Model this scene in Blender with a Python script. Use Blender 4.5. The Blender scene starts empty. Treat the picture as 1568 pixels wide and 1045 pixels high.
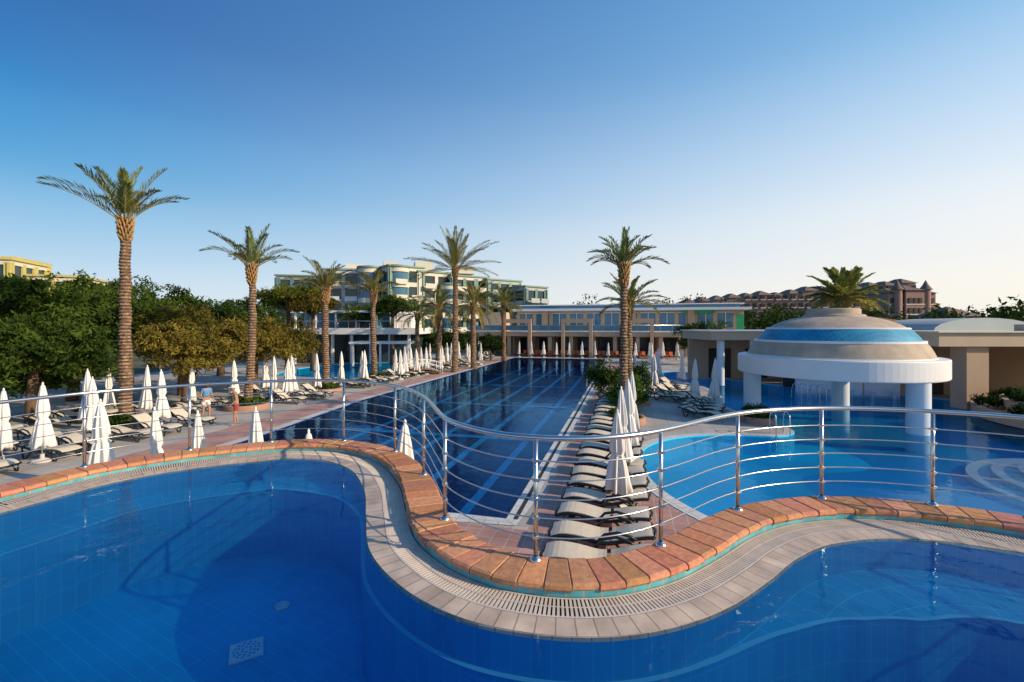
import bpy, math, random
import numpy as np
from mathutils import Vector, Matrix
from mathutils.geometry import tessellate_polygon
random.seed(7); np.random.seed(7)
scene = bpy.context.scene
R = math.radians

# ------------------------------------------------------------------ materials
def mat(name):
    m = bpy.data.materials.new(name); m.use_nodes = True
    nt = m.node_tree; nt.nodes.clear()
    out = nt.nodes.new('ShaderNodeOutputMaterial')
    return m, nt, out
def N(nt, typ, **kw):
    n = nt.nodes.new(typ)
    for k, v in kw.items():
        setattr(n, k, v)
    return n
def c4(c): return (c[0], c[1], c[2], 1)

def simple(name, col, rough=0.6, metal=0.0, var=0.12, scale=6.0, bump=0.0, spec=0.5):
    m, nt, out = mat(name)
    p = N(nt, 'ShaderNodeBsdfPrincipled'); p.inputs['Roughness'].default_value = rough
    p.inputs['Metallic'].default_value = metal
    p.inputs['Specular IOR Level'].default_value = spec
    tc = N(nt, 'ShaderNodeTexCoord')
    no = N(nt, 'ShaderNodeTexNoise'); no.inputs['Scale'].default_value = scale; no.inputs['Detail'].default_value = 5
    nt.links.new(tc.outputs['Object'], no.inputs['Vector'])
    mx = N(nt, 'ShaderNodeMix', data_type='RGBA')
    mx.inputs['A'].default_value = c4([max(0, x*(1-var*2)) for x in col]); mx.inputs['B'].default_value = c4([min(1, x*(1+var)) for x in col])
    nt.links.new(no.outputs['Fac'], mx.inputs['Factor'])
    nt.links.new(mx.outputs['Result'], p.inputs['Base Color'])
    if bump:
        b = N(nt, 'ShaderNodeBump'); b.inputs['Strength'].default_value = bump; b.inputs['Distance'].default_value = 0.02
        nt.links.new(no.outputs['Fac'], b.inputs['Height']); nt.links.new(b.outputs['Normal'], p.inputs['Normal'])
    nt.links.new(p.outputs['BSDF'], out.inputs['Surface'])
    return m

def tiled(name, c1, c2, mortar, w, h, msize=0.02, rough=0.5, coord='Object', rotz=0.0, offset=0.0, bump=0.3, noise=0.15, nscale=1.5):
    m, nt, out = mat(name)
    p = N(nt, 'ShaderNodeBsdfPrincipled'); p.inputs['Roughness'].default_value = rough
    tc = N(nt, 'ShaderNodeTexCoord'); mp = N(nt, 'ShaderNodeMapping'); mp.inputs['Rotation'].default_value = (0, 0, rotz)
    nt.links.new(tc.outputs[coord], mp.inputs['Vector'])
    br = N(nt, 'ShaderNodeTexBrick'); br.offset = offset
    br.inputs['Scale'].default_value = 1; br.inputs['Brick Width'].default_value = w; br.inputs['Row Height'].default_value = h
    br.inputs['Mortar Size'].default_value = msize; br.inputs['Mortar Smooth'].default_value = 0.2
    br.inputs['Color1'].default_value = c4(c1); br.inputs['Color2'].default_value = c4(c2); br.inputs['Mortar'].default_value = c4(mortar)
    nt.links.new(mp.outputs['Vector'], br.inputs['Vector'])
    no = N(nt, 'ShaderNodeTexNoise'); no.inputs['Scale'].default_value = nscale; no.inputs['Detail'].default_value = 6
    nt.links.new(tc.outputs[coord], no.inputs['Vector'])
    mr = N(nt, 'ShaderNodeMapRange'); mr.inputs['From Min'].default_value = 0.3; mr.inputs['From Max'].default_value = 0.7
    mr.inputs['To Min'].default_value = 1-noise*1.6; mr.inputs['To Max'].default_value = 1+noise
    nt.links.new(no.outputs['Fac'], mr.inputs['Value'])
    vm = N(nt, 'ShaderNodeVectorMath', operation='SCALE')
    nt.links.new(br.outputs['Color'], vm.inputs[0]); nt.links.new(mr.outputs['Result'], vm.inputs['Scale'])
    nt.links.new(vm.outputs['Vector'], p.inputs['Base Color'])
    if bump:
        b = N(nt, 'ShaderNodeBump'); b.inputs['Strength'].default_value = bump; b.inputs['Distance'].default_value = 0.005; b.invert = True
        nt.links.new(br.outputs['Fac'], b.inputs['Height']); nt.links.new(b.outputs['Normal'], p.inputs['Normal'])
    nt.links.new(p.outputs['BSDF'], out.inputs['Surface'])
    return m

def attr_mat(name, rough=0.7, trans=0.0, bump=0.0, nscale=20, spec=0.3, nvar=0.0):
    m, nt, out = mat(name)
    if trans:
        p = N(nt, 'ShaderNodeBsdfDiffuse'); cin = p.inputs['Color']
    else:
        p = N(nt, 'ShaderNodeBsdfPrincipled'); p.inputs['Roughness'].default_value = rough
        p.inputs['Specular IOR Level'].default_value = spec; cin = p.inputs['Base Color']
    a = N(nt, 'ShaderNodeAttribute', attribute_name='Col')
    col = a.outputs['Color']
    if nvar or bump:
        tc = N(nt, 'ShaderNodeTexCoord'); no = N(nt, 'ShaderNodeTexNoise'); no.inputs['Scale'].default_value = nscale; no.inputs['Detail'].default_value = 7
        nt.links.new(tc.outputs['Object'], no.inputs['Vector'])
    if nvar:
        mr = N(nt, 'ShaderNodeMapRange'); mr.inputs['From Min'].default_value = 0.3; mr.inputs['From Max'].default_value = 0.7
        mr.inputs['To Min'].default_value = 1-nvar; mr.inputs['To Max'].default_value = 1+nvar
        nt.links.new(no.outputs['Fac'], mr.inputs['Value'])
        vm = N(nt, 'ShaderNodeVectorMath', operation='SCALE'); nt.links.new(col, vm.inputs[0]); nt.links.new(mr.outputs['Result'], vm.inputs['Scale'])
        col = vm.outputs['Vector']
    nt.links.new(col, cin)
    if bump:
        b = N(nt, 'ShaderNodeBump'); b.inputs['Strength'].default_value = bump; b.inputs['Distance'].default_value = 0.01
        nt.links.new(no.outputs['Fac'], b.inputs['Height']); nt.links.new(b.outputs['Normal'], p.inputs['Normal'])
    if trans:
        t = N(nt, 'ShaderNodeBsdfTranslucent'); nt.links.new(col, t.inputs['Color'])
        mx = N(nt, 'ShaderNodeMixShader'); mx.inputs[0].default_value = trans
        nt.links.new(p.outputs['BSDF'], mx.inputs[1]); nt.links.new(t.outputs['BSDF'], mx.inputs[2])
        nt.links.new(mx.outputs[0], out.inputs['Surface'])
    else: nt.links.new(p.outputs['BSDF'], out.inputs['Surface'])
    return m

def water(name, tint, scale, bump, ior=1.33, gloss=(0.8, 0.9, 1.0), stretch=(1, 1, 1), mul=1.0):
    m, nt, out = mat(name)
    tc = N(nt, 'ShaderNodeTexCoord'); mp = N(nt, 'ShaderNodeMapping'); mp.inputs['Scale'].default_value = stretch
    mp.inputs['Rotation'].default_value = (0, 0, 0.25)
    nt.links.new(tc.outputs['Object'], mp.inputs['Vector'])
    n1 = N(nt, 'ShaderNodeTexNoise'); n1.inputs['Scale'].default_value = scale; n1.inputs['Detail'].default_value = 3; n1.inputs['Distortion'].default_value = 0.6
    n2 = N(nt, 'ShaderNodeTexNoise'); n2.inputs['Scale'].default_value = scale*0.23; n2.inputs['Detail'].default_value = 1
    nt.links.new(mp.outputs['Vector'], n1.inputs['Vector']); nt.links.new(mp.outputs['Vector'], n2.inputs['Vector'])
    ad = N(nt, 'ShaderNodeMath', operation='MULTIPLY_ADD'); ad.inputs[1].default_value = 2.0
    nt.links.new(n2.outputs['Fac'], ad.inputs[0]); nt.links.new(n1.outputs['Fac'], ad.inputs[2])
    b = N(nt, 'ShaderNodeBump'); b.inputs['Strength'].default_value = bump; b.inputs['Distance'].default_value = 0.05
    nt.links.new(ad.outputs[0], b.inputs['Height'])
    fr = N(nt, 'ShaderNodeFresnel'); fr.inputs['IOR'].default_value = ior; nt.links.new(b.outputs['Normal'], fr.inputs['Normal'])
    fm = N(nt, 'ShaderNodeMath', operation='MULTIPLY'); fm.inputs[1].default_value = mul; nt.links.new(fr.outputs[0], fm.inputs[0])
    tr = N(nt, 'ShaderNodeBsdfTransparent'); tr.inputs['Color'].default_value = c4(tint)
    gl = N(nt, 'ShaderNodeBsdfGlossy'); gl.inputs['Roughness'].default_value = 0.03; gl.inputs['Color'].default_value = c4(gloss)
    nt.links.new(b.outputs['Normal'], gl.inputs['Normal'])
    mx = N(nt, 'ShaderNodeMixShader'); nt.links.new(fm.outputs[0], mx.inputs[0])
    nt.links.new(tr.outputs[0], mx.inputs[1]); nt.links.new(gl.outputs[0], mx.inputs[2])
    nt.links.new(mx.outputs[0], out.inputs['Surface'])
    return m

AX = 0.2450
M = {}
M['white'] = simple('white_paint', (0.80, 0.79, 0.77), 0.55, var=0.04, scale=1.2)
M['whiteblue'] = simple('pale_blue_paint_and_shade', (0.68, 0.74, 0.80), 0.5, var=0.05, scale=1)  # on the pavilion columns this blue is shade put into the colour
M['tan'] = simple('tan_render', (0.50, 0.35, 0.23), 0.8, var=0.08, scale=0.8)
M['tan2'] = simple('beige_render', (0.54, 0.42, 0.30), 0.8, var=0.08, scale=0.8)
M['sand'] = simple('sandstone', (0.52, 0.42, 0.32), 0.85, var=0.22, scale=2.2, bump=0.4)
M['cream'] = simple('cream_render', (0.70, 0.66, 0.55), 0.8, var=0.06, scale=0.5)
M['yellow'] = simple('yellow_render', (0.56, 0.48, 0.16), 0.8, var=0.06, scale=0.5)
M['teal'] = simple('teal_cladding', (0.13, 0.23, 0.22), 0.5, var=0.1, scale=0.5)
M['greenroof'] = simple('green_cladding', (0.18, 0.30, 0.22), 0.5, var=0.1, scale=0.5)
M['grey'] = simple('grey_render', (0.42, 0.47, 0.47), 0.7, var=0.08, scale=0.5)
M['glass'] = simple('window_glass', (0.03, 0.06, 0.075), 0.08, var=0.3, scale=0.4, spec=0.5)
M['blueglass'] = simple('blue_glass', (0.07, 0.20, 0.32), 0.08, var=0.2, scale=0.4, spec=0.5)
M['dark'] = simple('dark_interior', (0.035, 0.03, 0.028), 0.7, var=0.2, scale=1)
M['roofred'] = simple('terracotta_roof', (0.40, 0.22, 0.15), 0.85, var=0.15, scale=2)
M['brickred'] = simple('red_brown_render', (0.36, 0.22, 0.18), 0.85, var=0.1, scale=0.5)
M['roofbrown'] = simple('brown_roof', (0.20, 0.14, 0.12), 0.85, var=0.15, scale=0.5)
M['bluetile'] = tiled('blue_mosaic', (0.005, 0.22, 0.42), (0.01, 0.28, 0.48), (0.03, 0.33, 0.48), 0.15, 0.15, 0.012, 0.6)
M['steel'] = simple('stainless_steel', (0.70, 0.68, 0.64), 0.25, metal=1.0, var=0.04, scale=20)
M['net'] = simple('green_netting', (0.03, 0.40, 0.16), 0.8, var=0.15, scale=2)
M['deck'] = tiled('stone_paving', (0.42, 0.39, 0.35), (0.48, 0.44, 0.39), (0.28, 0.26, 0.23), 0.6, 0.6, 0.012, 0.7, rotz=AX, noise=0.18, nscale=0.5)
M['terra'] = tiled('terracotta_paving', (0.42, 0.22, 0.18), (0.50, 0.28, 0.23), (0.52, 0.42, 0.36), 0.33, 0.33, 0.012, 0.65, rotz=AX, noise=0.2, nscale=0.9)
M['whitetile'] = tiled('white_edge_tile', (0.68, 0.67, 0.63), (0.62, 0.61, 0.58), (0.40, 0.40, 0.38), 0.25, 0.25, 0.012, 0.4, coord='UV', noise=0.1)
M['bandtile'] = tiled('overflow_edge_tile', (0.64, 0.50, 0.38), (0.54, 0.41, 0.31), (0.30, 0.24, 0.19), 0.115, 0.4, 0.005, 0.45, coord='UV', noise=0.22, nscale=4)
M['risertile'] = tiled('turquoise_riser_tile', (0.08, 0.36, 0.42), (0.12, 0.44, 0.5), (0.35, 0.33, 0.28), 0.12, 0.2, 0.008, 0.35, coord='UV', noise=0.2, nscale=5)
M['poolfloor_up'] = tiled('blue_pool_tile', (0.001, 0.36, 0.68), (0.001, 0.39, 0.72), (0.012, 0.50, 0.80), 0.25, 0.12, 0.004, 0.5, noise=0.16, nscale=0.6, rotz=0.5, bump=0)
M['poolwall_up'] = tiled('blue_pool_wall_tile', (0.001, 0.29, 0.64), (0.001, 0.32, 0.67), (0.012, 0.42, 0.76), 0.12, 0.25, 0.003, 0.5, coord='UV', noise=0.06, bump=0)
M['ledge'] = tiled('blue_ledge_tile', (0.004, 0.47, 0.74), (0.006, 0.50, 0.77), (0.08, 0.66, 0.88), 0.25, 0.25, 0.006, 0.5, coord='UV', noise=0.1, bump=0)
M['nosing'] = simple('pale_nosing_tile', (0.14, 0.66, 0.84), 0.5, var=0.05)
M['navyfloor'] = tiled('navy_pool_tile', (0.002, 0.025, 0.13), (0.003, 0.035, 0.17), (0.010, 0.10, 0.32), 0.5, 0.5, 0.022, 0.5, rotz=AX, noise=0.3, nscale=0.15, bump=0)
M['lane'] = simple('lane_line_tile', (0.03, 0.62, 0.86), 0.5, var=0.08)
M['lagoonfloor'] = tiled('light_blue_pool_tile', (0.004, 0.58, 0.86), (0.006, 0.61, 0.89), (0.04, 0.68, 0.9), 0.5, 0.5, 0.012, 0.5, noise=0.15, nscale=0.25, bump=0)
M['deepblue'] = simple('deep_blue_tile', (0.002, 0.36, 0.70), 0.5, var=0.08)
M['mortar'] = simple('mortar', (0.45, 0.36, 0.3), 0.9, var=0.15, scale=30)
M['grate'] = simple('white_plastic_grate', (0.72, 0.62, 0.52), 0.5, var=0.15, scale=9)
M['brick'] = attr_mat('terracotta_coping', 0.7, bump=0.4, nscale=22, nvar=0.2)
M['leaf'] = attr_mat('foliage', 0.6, trans=0.32)
M['palmleaf'] = attr_mat('palm_foliage', 0.45, trans=0.35)
M['bark'] = attr_mat('bark', 0.9, bump=0.8, nscale=25, nvar=0.35)
M['canvas'] = simple('parasol_canvas', (0.80, 0.77, 0.73), 0.85, var=0.07, scale=4)
M['concrete'] = simple('parasol_base', (0.6, 0.58, 0.54), 0.8, var=0.1, scale=8)
M['loungerframe'] = simple('dark_green_plastic', (0.012, 0.022, 0.02), 0.4, var=0.2, scale=8)
M['sling'] = simple('cream_sling_fabric', (0.66, 0.58, 0.45), 0.8, var=0.08, scale=10)
M['wood'] = simple('wood', (0.22, 0.11, 0.06), 0.6, var=0.25, scale=8)
M['skin'] = simple('skin', (0.42, 0.22, 0.14), 0.55, var=0.06, scale=10)
M['shorts'] = simple('red_swim_shorts', (0.35, 0.04, 0.04), 0.8, var=0.1, scale=10)
M['blouse'] = simple('blue_blouse', (0.12, 0.28, 0.5), 0.8, var=0.1, scale=10)
M['cap'] = simple('white_cap', (0.7, 0.7, 0.7), 0.8, var=0.05)
M['hair'] = simple('grey_hair', (0.2, 0.18, 0.16), 0.8, var=0.1)
M['brownhair'] = simple('brown_hair', (0.06, 0.035, 0.02), 0.7, var=0.2)
M['soil'] = simple('soil', (0.09, 0.06, 0.04), 0.95, var=0.3, scale=6)
M['orange'] = simple('orange_fabric', (0.55, 0.14, 0.05), 0.8, var=0.1)
M['water_up'] = water('upper_pool_water', (0.84, 0.98, 1.0), 3.5, 0.09, 1.25, (0.55, 0.88, 1.0), mul=0.85)
M['water_main'] = water('main_pool_water', (0.85, 0.97, 1.0), 2.4, 0.22, 1.25, (0.28, 0.62, 0.98), (0.8, 0.8, 1), mul=0.9)
M['water_lagoon'] = water('lagoon_water', (0.86, 0.98, 1.0), 2.4, 0.16, 1.25, (0.45, 0.82, 1.0), mul=0.75)

def ground_mat():
    m, nt, out = mat('grass_and_earth')
    p = N(nt, 'ShaderNodeBsdfPrincipled'); p.inputs['Roughness'].default_value = 0.95
    tc = N(nt, 'ShaderNodeTexCoord'); n = N(nt, 'ShaderNodeTexNoise'); n.inputs['Scale'].default_value = 0.12; n.inputs['Detail'].default_value = 10
    nt.links.new(tc.outputs['Object'], n.inputs['Vector'])
    r = N(nt, 'ShaderNodeValToRGB'); e = r.color_ramp.elements
    e[0].position = 0.38; e[0].color = (0.03, 0.055, 0.018, 1); e[1].position = 0.62; e[1].color = (0.12, 0.11, 0.055, 1)
    nt.links.new(n.outputs['Fac'], r.inputs[0]); nt.links.new(r.outputs[0], p.inputs['Base Color'])
    nt.links.new(p.outputs[0], out.inputs[0]); return m
M['ground'] = ground_mat()

# ------------------------------------------------------------------ mesh helpers
def link(o):
    scene.collection.objects.link(o); return o
def obj(name, mesh, parent=None, loc=None, rotz=0):
    o = bpy.data.objects.new(name, mesh); link(o)
    if parent: o.parent = parent
    if loc is not None: o.location = loc
    if rotz: o.rotation_euler = (0, 0, rotz)
    return o
def empty(name, loc=(0, 0, 0), rotz=0):
    e = bpy.data.objects.new(name, None); e.location = loc; e.rotation_euler = (0, 0, rotz); e.empty_display_size = 0.1
    link(e); return e

class MB:
    def __init__(s, mats):
        s.v = []; s.f = []; s.m = []; s.c = []; s.mats = mats; s.sm = []
    def add(s, vs, fs, mi=0, col=(1, 1, 1), smooth=False):
        b = len(s.v); s.v += [tuple(v) for v in vs]
        for f in fs:
            s.f.append(tuple(b+i for i in f)); s.m.append(mi); s.c.append(col); s.sm.append(smooth)
    def box(s, c, d, mi=0, rz=0, col=(1, 1, 1)):
        x, y, z = [k/2 for k in d]; vs = []
        cr, sr = math.cos(rz), math.sin(rz)
        for sx, sy, sz in [(-1,-1,-1),(1,-1,-1),(1,1,-1),(-1,1,-1),(-1,-1,1),(1,-1,1),(1,1,1),(-1,1,1)]:
            a, b2 = sx*x, sy*y
            vs.append((c[0]+a*cr-b2*sr, c[1]+a*sr+b2*cr, c[2]+sz*z))
        s.add(vs, [(0,3,2,1),(4,5,6,7),(0,1,5,4),(1,2,6,5),(2,3,7,6),(3,0,4,7)], mi, col)
    def tube(s, pts, rad, n=8, mi=0, col=(1,1,1), caps=True, closed=False):
        pts = [Vector(p) for p in pts]; L = len(pts)
        if not hasattr(rad, '__len__'): rad = [rad]*L
        vs = []; up = Vector((0, 0, 1)); prev = None
        for i, p in enumerate(pts):
            if closed: t = pts[(i+1) % L]-pts[i-1]
            else: t = pts[min(i+1, L-1)]-pts[max(i-1, 0)]
            t.normalize()
            if prev is None:
                a = t.cross(up)
                if a.length < 0.05: a = Vector((1, 0, 0))
            else: a = prev - t*prev.dot(t)
            a.normalize(); prev = a; b = t.cross(a)
            for k in range(n):
                th = 2*math.pi*k/n; vs.append(p+(a*math.cos(th)+b*math.sin(th))*rad[i])
        fs = []
        for i in range(L if closed else L-1):
            j = (i+1) % L
            for k in range(n): fs.append((i*n+k, i*n+(k+1) % n, j*n+(k+1) % n, j*n+k))
        s.add(vs, fs, mi, col, True)
        if caps and not closed:
            b = len(s.v)-len(vs); s.f.append(tuple(b+k for k in range(n))[::-1]); s.m.append(mi); s.c.append(col); s.sm.append(False)
            s.f.append(tuple(b+(L-1)*n+k for k in range(n))); s.m.append(mi); s.c.append(col); s.sm.append(False)
    def lathe(s, prof, n=48, mi=0, c=(0, 0), fold=None, smooth=True, col=(1,1,1)):
        vs = []
        for i, (r, z) in enumerate(prof):
            for k in range(n):
                th = 2*math.pi*k/n; rr = r
                if fold: rr = r*(1+fold[i]*math.cos(th*8))
                vs.append((c[0]+rr*math.cos(th), c[1]+rr*math.sin(th), z))
        fs = []
        for i in range(len(prof)-1):
            for k in range(n): fs.append((i*n+k, i*n+(k+1) % n, (i+1)*n+(k+1) % n, (i+1)*n+k))
        s.add(vs, fs, mi, col, smooth)
    def mesh(s, name):
        me = bpy.data.meshes.new(name); me.from_pydata(s.v, [], s.f)
        for m in s.mats: me.materials.append(m)
        me.polygons.foreach_set('material_index', s.m)
        me.polygons.foreach_set('use_smooth', s.sm)
        ca = me.color_attributes.new('Col', 'FLOAT_COLOR', 'CORNER')
        tot = np.zeros(len(me.polygons), dtype=np.int32); me.polygons.foreach_get('loop_total', tot)
        cc = np.repeat(np.array([(c[0], c[1], c[2], 1.0) for c in s.c], dtype=np.float32), tot, axis=0)
        ca.data.foreach_set('color', cc.ravel())
        me.update(); return me

class Parts:
    def __init__(s): s.p = {}
    def g(s, part, m):
        if part not in s.p: s.p[part] = MB([M[m]])
        return s.p[part]
    def finish(s, name, loc=(0, 0, 0), rotz=0):
        e = empty(name, loc, rotz)
        for k, mb in s.p.items():
            obj(k, mb.mesh(name+'_'+k), e)
        return e

def numquads(name, Q, C, material):
    n = len(Q); me = bpy.data.meshes.new(name)
    me.vertices.add(n*4); me.vertices.foreach_set('co', Q.astype(np.float32).ravel())
    me.loops.add(n*4); me.loops.foreach_set('vertex_index', np.arange(n*4, dtype=np.int32))
    me.polygons.add(n); me.polygons.foreach_set('loop_start', np.arange(0, n*4, 4, dtype=np.int32))
    me.update(calc_edges=True)
    ca = me.color_attributes.new('Col', 'FLOAT_COLOR', 'CORNER')
    cc = np.ones((n*4, 4), dtype=np.float32); cc[:, :3] = np.repeat(C, 4, axis=0); ca.data.foreach_set('color', cc.ravel())
    me.materials.append(material); me.validate(); return me

def catmull(pts, per=16, closed=True):
    P = [np.array(p, float) for p in pts]; n = len(P); out = []
    rng = range(n) if closed else range(n-1)
    for i in rng:
        if closed: p0, p1, p2, p3 = P[i-1], P[i], P[(i+1) % n], P[(i+2) % n]
        else: p0, p1, p2, p3 = P[max(i-1, 0)], P[i], P[i+1], P[min(i+2, n-1)]
        for k in range(per):
            t = k/per
            out.append(0.5*((2*p1)+(-p0+p2)*t+(2*p0-5*p1+4*p2-p3)*t*t+(-p0+3*p1-3*p2+p3)*t**3))
    if not closed: out.append(P[-1])
    return np.array(out)
def resample(P, step, closed=True):
    Q = np.vstack([P, P[:1]]) if closed else P
    d = np.r_[0, np.cumsum(np.linalg.norm(np.diff(Q, axis=0), axis=1))]
    n = max(3, int(round(d[-1]/step))); t = np.linspace(0, d[-1], n+1)
    if closed: t = t[:-1]
    return np.stack([np.interp(t, d, Q[:, 0]), np.interp(t, d, Q[:, 1])], 1)
def normals(P):
    T = np.roll(P, -1, 0)-np.roll(P, 1, 0); T /= np.linalg.norm(T, axis=1)[:, None]
    Nn = np.stack([T[:, 1], -T[:, 0]], 1)
    x, y = P[:, 0], P[:, 1]; A = np.sum(x*np.roll(y, -1)-np.roll(x, -1)*y)
    return Nn if A > 0 else -Nn
def off(P, o):
    o = np.asarray(o)
    return P+normals(P)*(o[:, None] if o.ndim else o)
def ribbon(name, A, za, B, zb, material, parent=None):
    n = len(A); V = [(*a, za) for a in A]+[(*b, zb) for b in B]
    F = [(i, (i+1) % n, n+(i+1) % n, n+i) for i in range(n)]
    me = bpy.data.meshes.new(name); me.from_pydata(V, [], F); me.materials.append(material)
    uv = me.uv_layers.new(name='UVMap')
    d = np.r_[0, np.cumsum(np.linalg.norm(np.roll(A, -1, 0)-A, axis=1))]
    wid = np.hypot(np.linalg.norm(A-B, axis=1), za-zb); wid = np.r_[wid, wid[0]]
    k = 0
    for i in range(n):
        for (u, v) in [(d[i], 0), (d[i+1], 0), (d[i+1], wid[i+1]), (d[i], wid[i])]:
            uv.data[k].uv = (u, v); k += 1
    return obj(name, me, parent)
def fill(name, loops, z, material, parent=None):
    L = [[Vector((p[0], p[1], 0)) for p in lp] for lp in loops]
    tris = tessellate_polygon(L); V = [(p.x, p.y, z) for lp in L for p in lp]
    F = []
    for t in tris:
        a, b, c = [V[i] for i in t]
        cr = (b[0]-a[0])*(c[1]-a[1])-(b[1]-a[1])*(c[0]-a[0])
        if abs(cr) < 1e-10: continue
        F.append(tuple(t) if cr > 0 else tuple(t)[::-1])
    me = bpy.data.meshes.new(name); me.from_pydata(V, [], F); me.materials.append(material)
    return obj(name, me, parent)
def inside(p, poly):
    x, y = p; r = False; j = len(poly)-1
    for i in range(len(poly)):
        xi, yi = poly[i]; xj, yj = poly[j]
        if (yi > y) != (yj > y) and x < (xj-xi)*(y-yi)/(yj-yi)+xi: r = not r
        j = i
    return r

O = np.array([-0.13, 10.2]); ra = np.array([math.cos(AX), -math.sin(AX)]); aa = np.array([math.sin(AX), math.cos(AX)])
def Lc(s, t): return tuple(O+ra*s+aa*t)

# ------------------------------------------------------------------ pools outlines
main_poly = np.array([Lc(*p) for p in [(0,0),(0,51),(-12.3,51),(-12.3,14),(-11.9,10),(-11.3,5),(-11.2,0)]])
lag_pts = [(4.4,10.4),(3.95,12.0),(3.95,13.6),(4.25,15.1),(5.0,16.5),(6.2,17.5),(7.6,18.0),(9.0,18.0),(10.4,17.8),(11.5,18.6),(11.7,20.2),(11.4,22.5),(11.6,25),(13.0,28.5),(13.6,33),(12.6,37.5),(13.2,42),(15.8,43),(17.2,38),(19.5,33),(23,30),(25.5,26.5),(25,22),(22.5,19),(20.2,17),(19.2,14),(18.6,10.5),(16,8),(12,7.2),(8,7.6),(5.4,8.7)]
lag = resample(catmull(lag_pts, 12), 0.25)
lag2 = resample(catmull([(-21,41),(-16,38.2),(-12.2,38.3),(-10.2,42),(-10,48),(-12,53),(-17,54),(-21,49)], 12), 0.4)

# ------------------------------------------------------------------ ground, deck
big = [(-2500,-2500),(2500,-2500),(2500,2500),(-2500,2500)]
def sparse(P, k): return [tuple(p) for p in P[::k]]
fill('ground', [big, sparse(off(main_poly,0.05),1), sparse(off(lag,0.05),2), sparse(off(lag2,0.05),2)], -0.02, M['ground'])
deck = [(-34,3),(-8,1.5),(-7,-6),(7,-6),(8,1),(36,3),(40,30),(38,72),(-22,74),(-30,60),(-34,40)]
fill('stone_deck', [deck, sparse(main_poly,1), sparse(lag,1), sparse(lag2,1)], 0.0, M['deck'])
edge = [tuple(p) for p in off(lag, 0.42) if (p[0] < 6.4 and p[1] > 10.2 and p[1] < 18.5)]
edge.sort(key=lambda p: -p[1])
fill('terracotta_walkway', [[Lc(0.6,-9), Lc(0.6,46), Lc(2.9,46), Lc(2.9,9.5)]+[p for p in edge if p[1] < 17.3]+[(4.9,9.6),(6.5,6.0)]], 0.004, M['terra'])
fill('terracotta_walkway', [[Lc(-12.3-0.35,51), Lc(-12.3-1.9,51), Lc(-14.2,14), Lc(-13.8,8), Lc(-13.4,-1.8), Lc(0.6,-1.8), Lc(0.6,-0.45), Lc(-11.6,-0.45), Lc(-11.7,5), Lc(-12.3,10), Lc(-12.7,14)]], 0.008, M['terra'])

def basin(poly, zf, wz, floor_m, water_m, edge_w, parent_name):
    e = empty(parent_name)
    fill('floor', [[tuple(p) for p in off(poly, 0.04)]], zf, floor_m, e)
    ribbon('wall', poly, zf-0.01, poly, 0.014, floor_m, e)
    ribbon('edge', poly, 0.014, off(poly, edge_w), 0.014, M['whitetile'], e)
    fill('water', [[tuple(p) for p in poly]], wz, water_m, e)
    return e
mp_dense = []
for i in range(len(main_poly)):
    a, b = main_poly[i], main_poly[(i+1) % len(main_poly)]
    k = max(1, int(np.linalg.norm(b-a)/1.0))
    for j in range(k): mp_dense.append(a+(b-a)*j/k)
mp_dense = np.array(mp_dense)
mainpool = basin(mp_dense, -1.15, -0.03, M['navyfloor'], M['water_main'], 0.42, 'swimming_pool')
lm = MB([M['lane']])
for s in (-2.0,-4.1,-6.2,-8.3,-10.4):
    p = Lc(s, 25.5); lm.box((p[0], p[1], -1.14), (0.30, 46, 0.012), rz=-AX)
    for t in (2.5, 48.5):
        p = Lc(s, t); lm.box((p[0], p[1], -1.128), (1.1, 0.30, 0.012), rz=-AX)
for t in (11.5, 20.5, 30.5, 40):
    p = Lc(-6.1, t); lm.box((p[0], p[1], -1.118), (12.0, 0.5, 0.01), rz=-AX)
obj('lane_lines', lm.mesh('lane_lines'), mainpool)
gm = MB([M['dark']])
p = Lc(0.21, 25.5); gm.box((p[0], p[1], 0.0165), (0.10, 51, 0.003), rz=-AX)
obj('gutter_slot', gm.mesh('gutter_slot'), mainpool)

lagoon = basin(lag, -0.75, -0.03, M['lagoonfloor'], M['water_lagoon'], 0.36, 'lagoon_pool')
fill('deep_floor', [[tuple(p) for p in resample(catmull([(9.5,10),(9.5,15),(13,16.5),(14,22),(20,28),(23.5,25),(22,20),(17.5,15),(16,10.5),(12,9)],10),0.5)]], -0.742, M['deepblue'], lagoon)
st = MB([M['whiteblue']])
for i, rr in enumerate((4.2, 3.6, 3.0, 2.4)):
    st.lathe([(rr, -0.74), (rr, -0.55+i*0.16), (rr-0.75, -0.55+i*0.16)], 64, 0, (18.4, 12.6), smooth=False)
st.lathe([(1.75, -0.6), (1.75, 0.05), (0.01, 0.05)], 64, 0, (18.4, 12.6), smooth=False)
obj('pool_steps', st.mesh('pool_steps'), lagoon)
basin(lag2, -0.6, -0.03, M['lagoonfloor'], M['water_lagoon'], 0.4, 'lagoon_pool')

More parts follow.
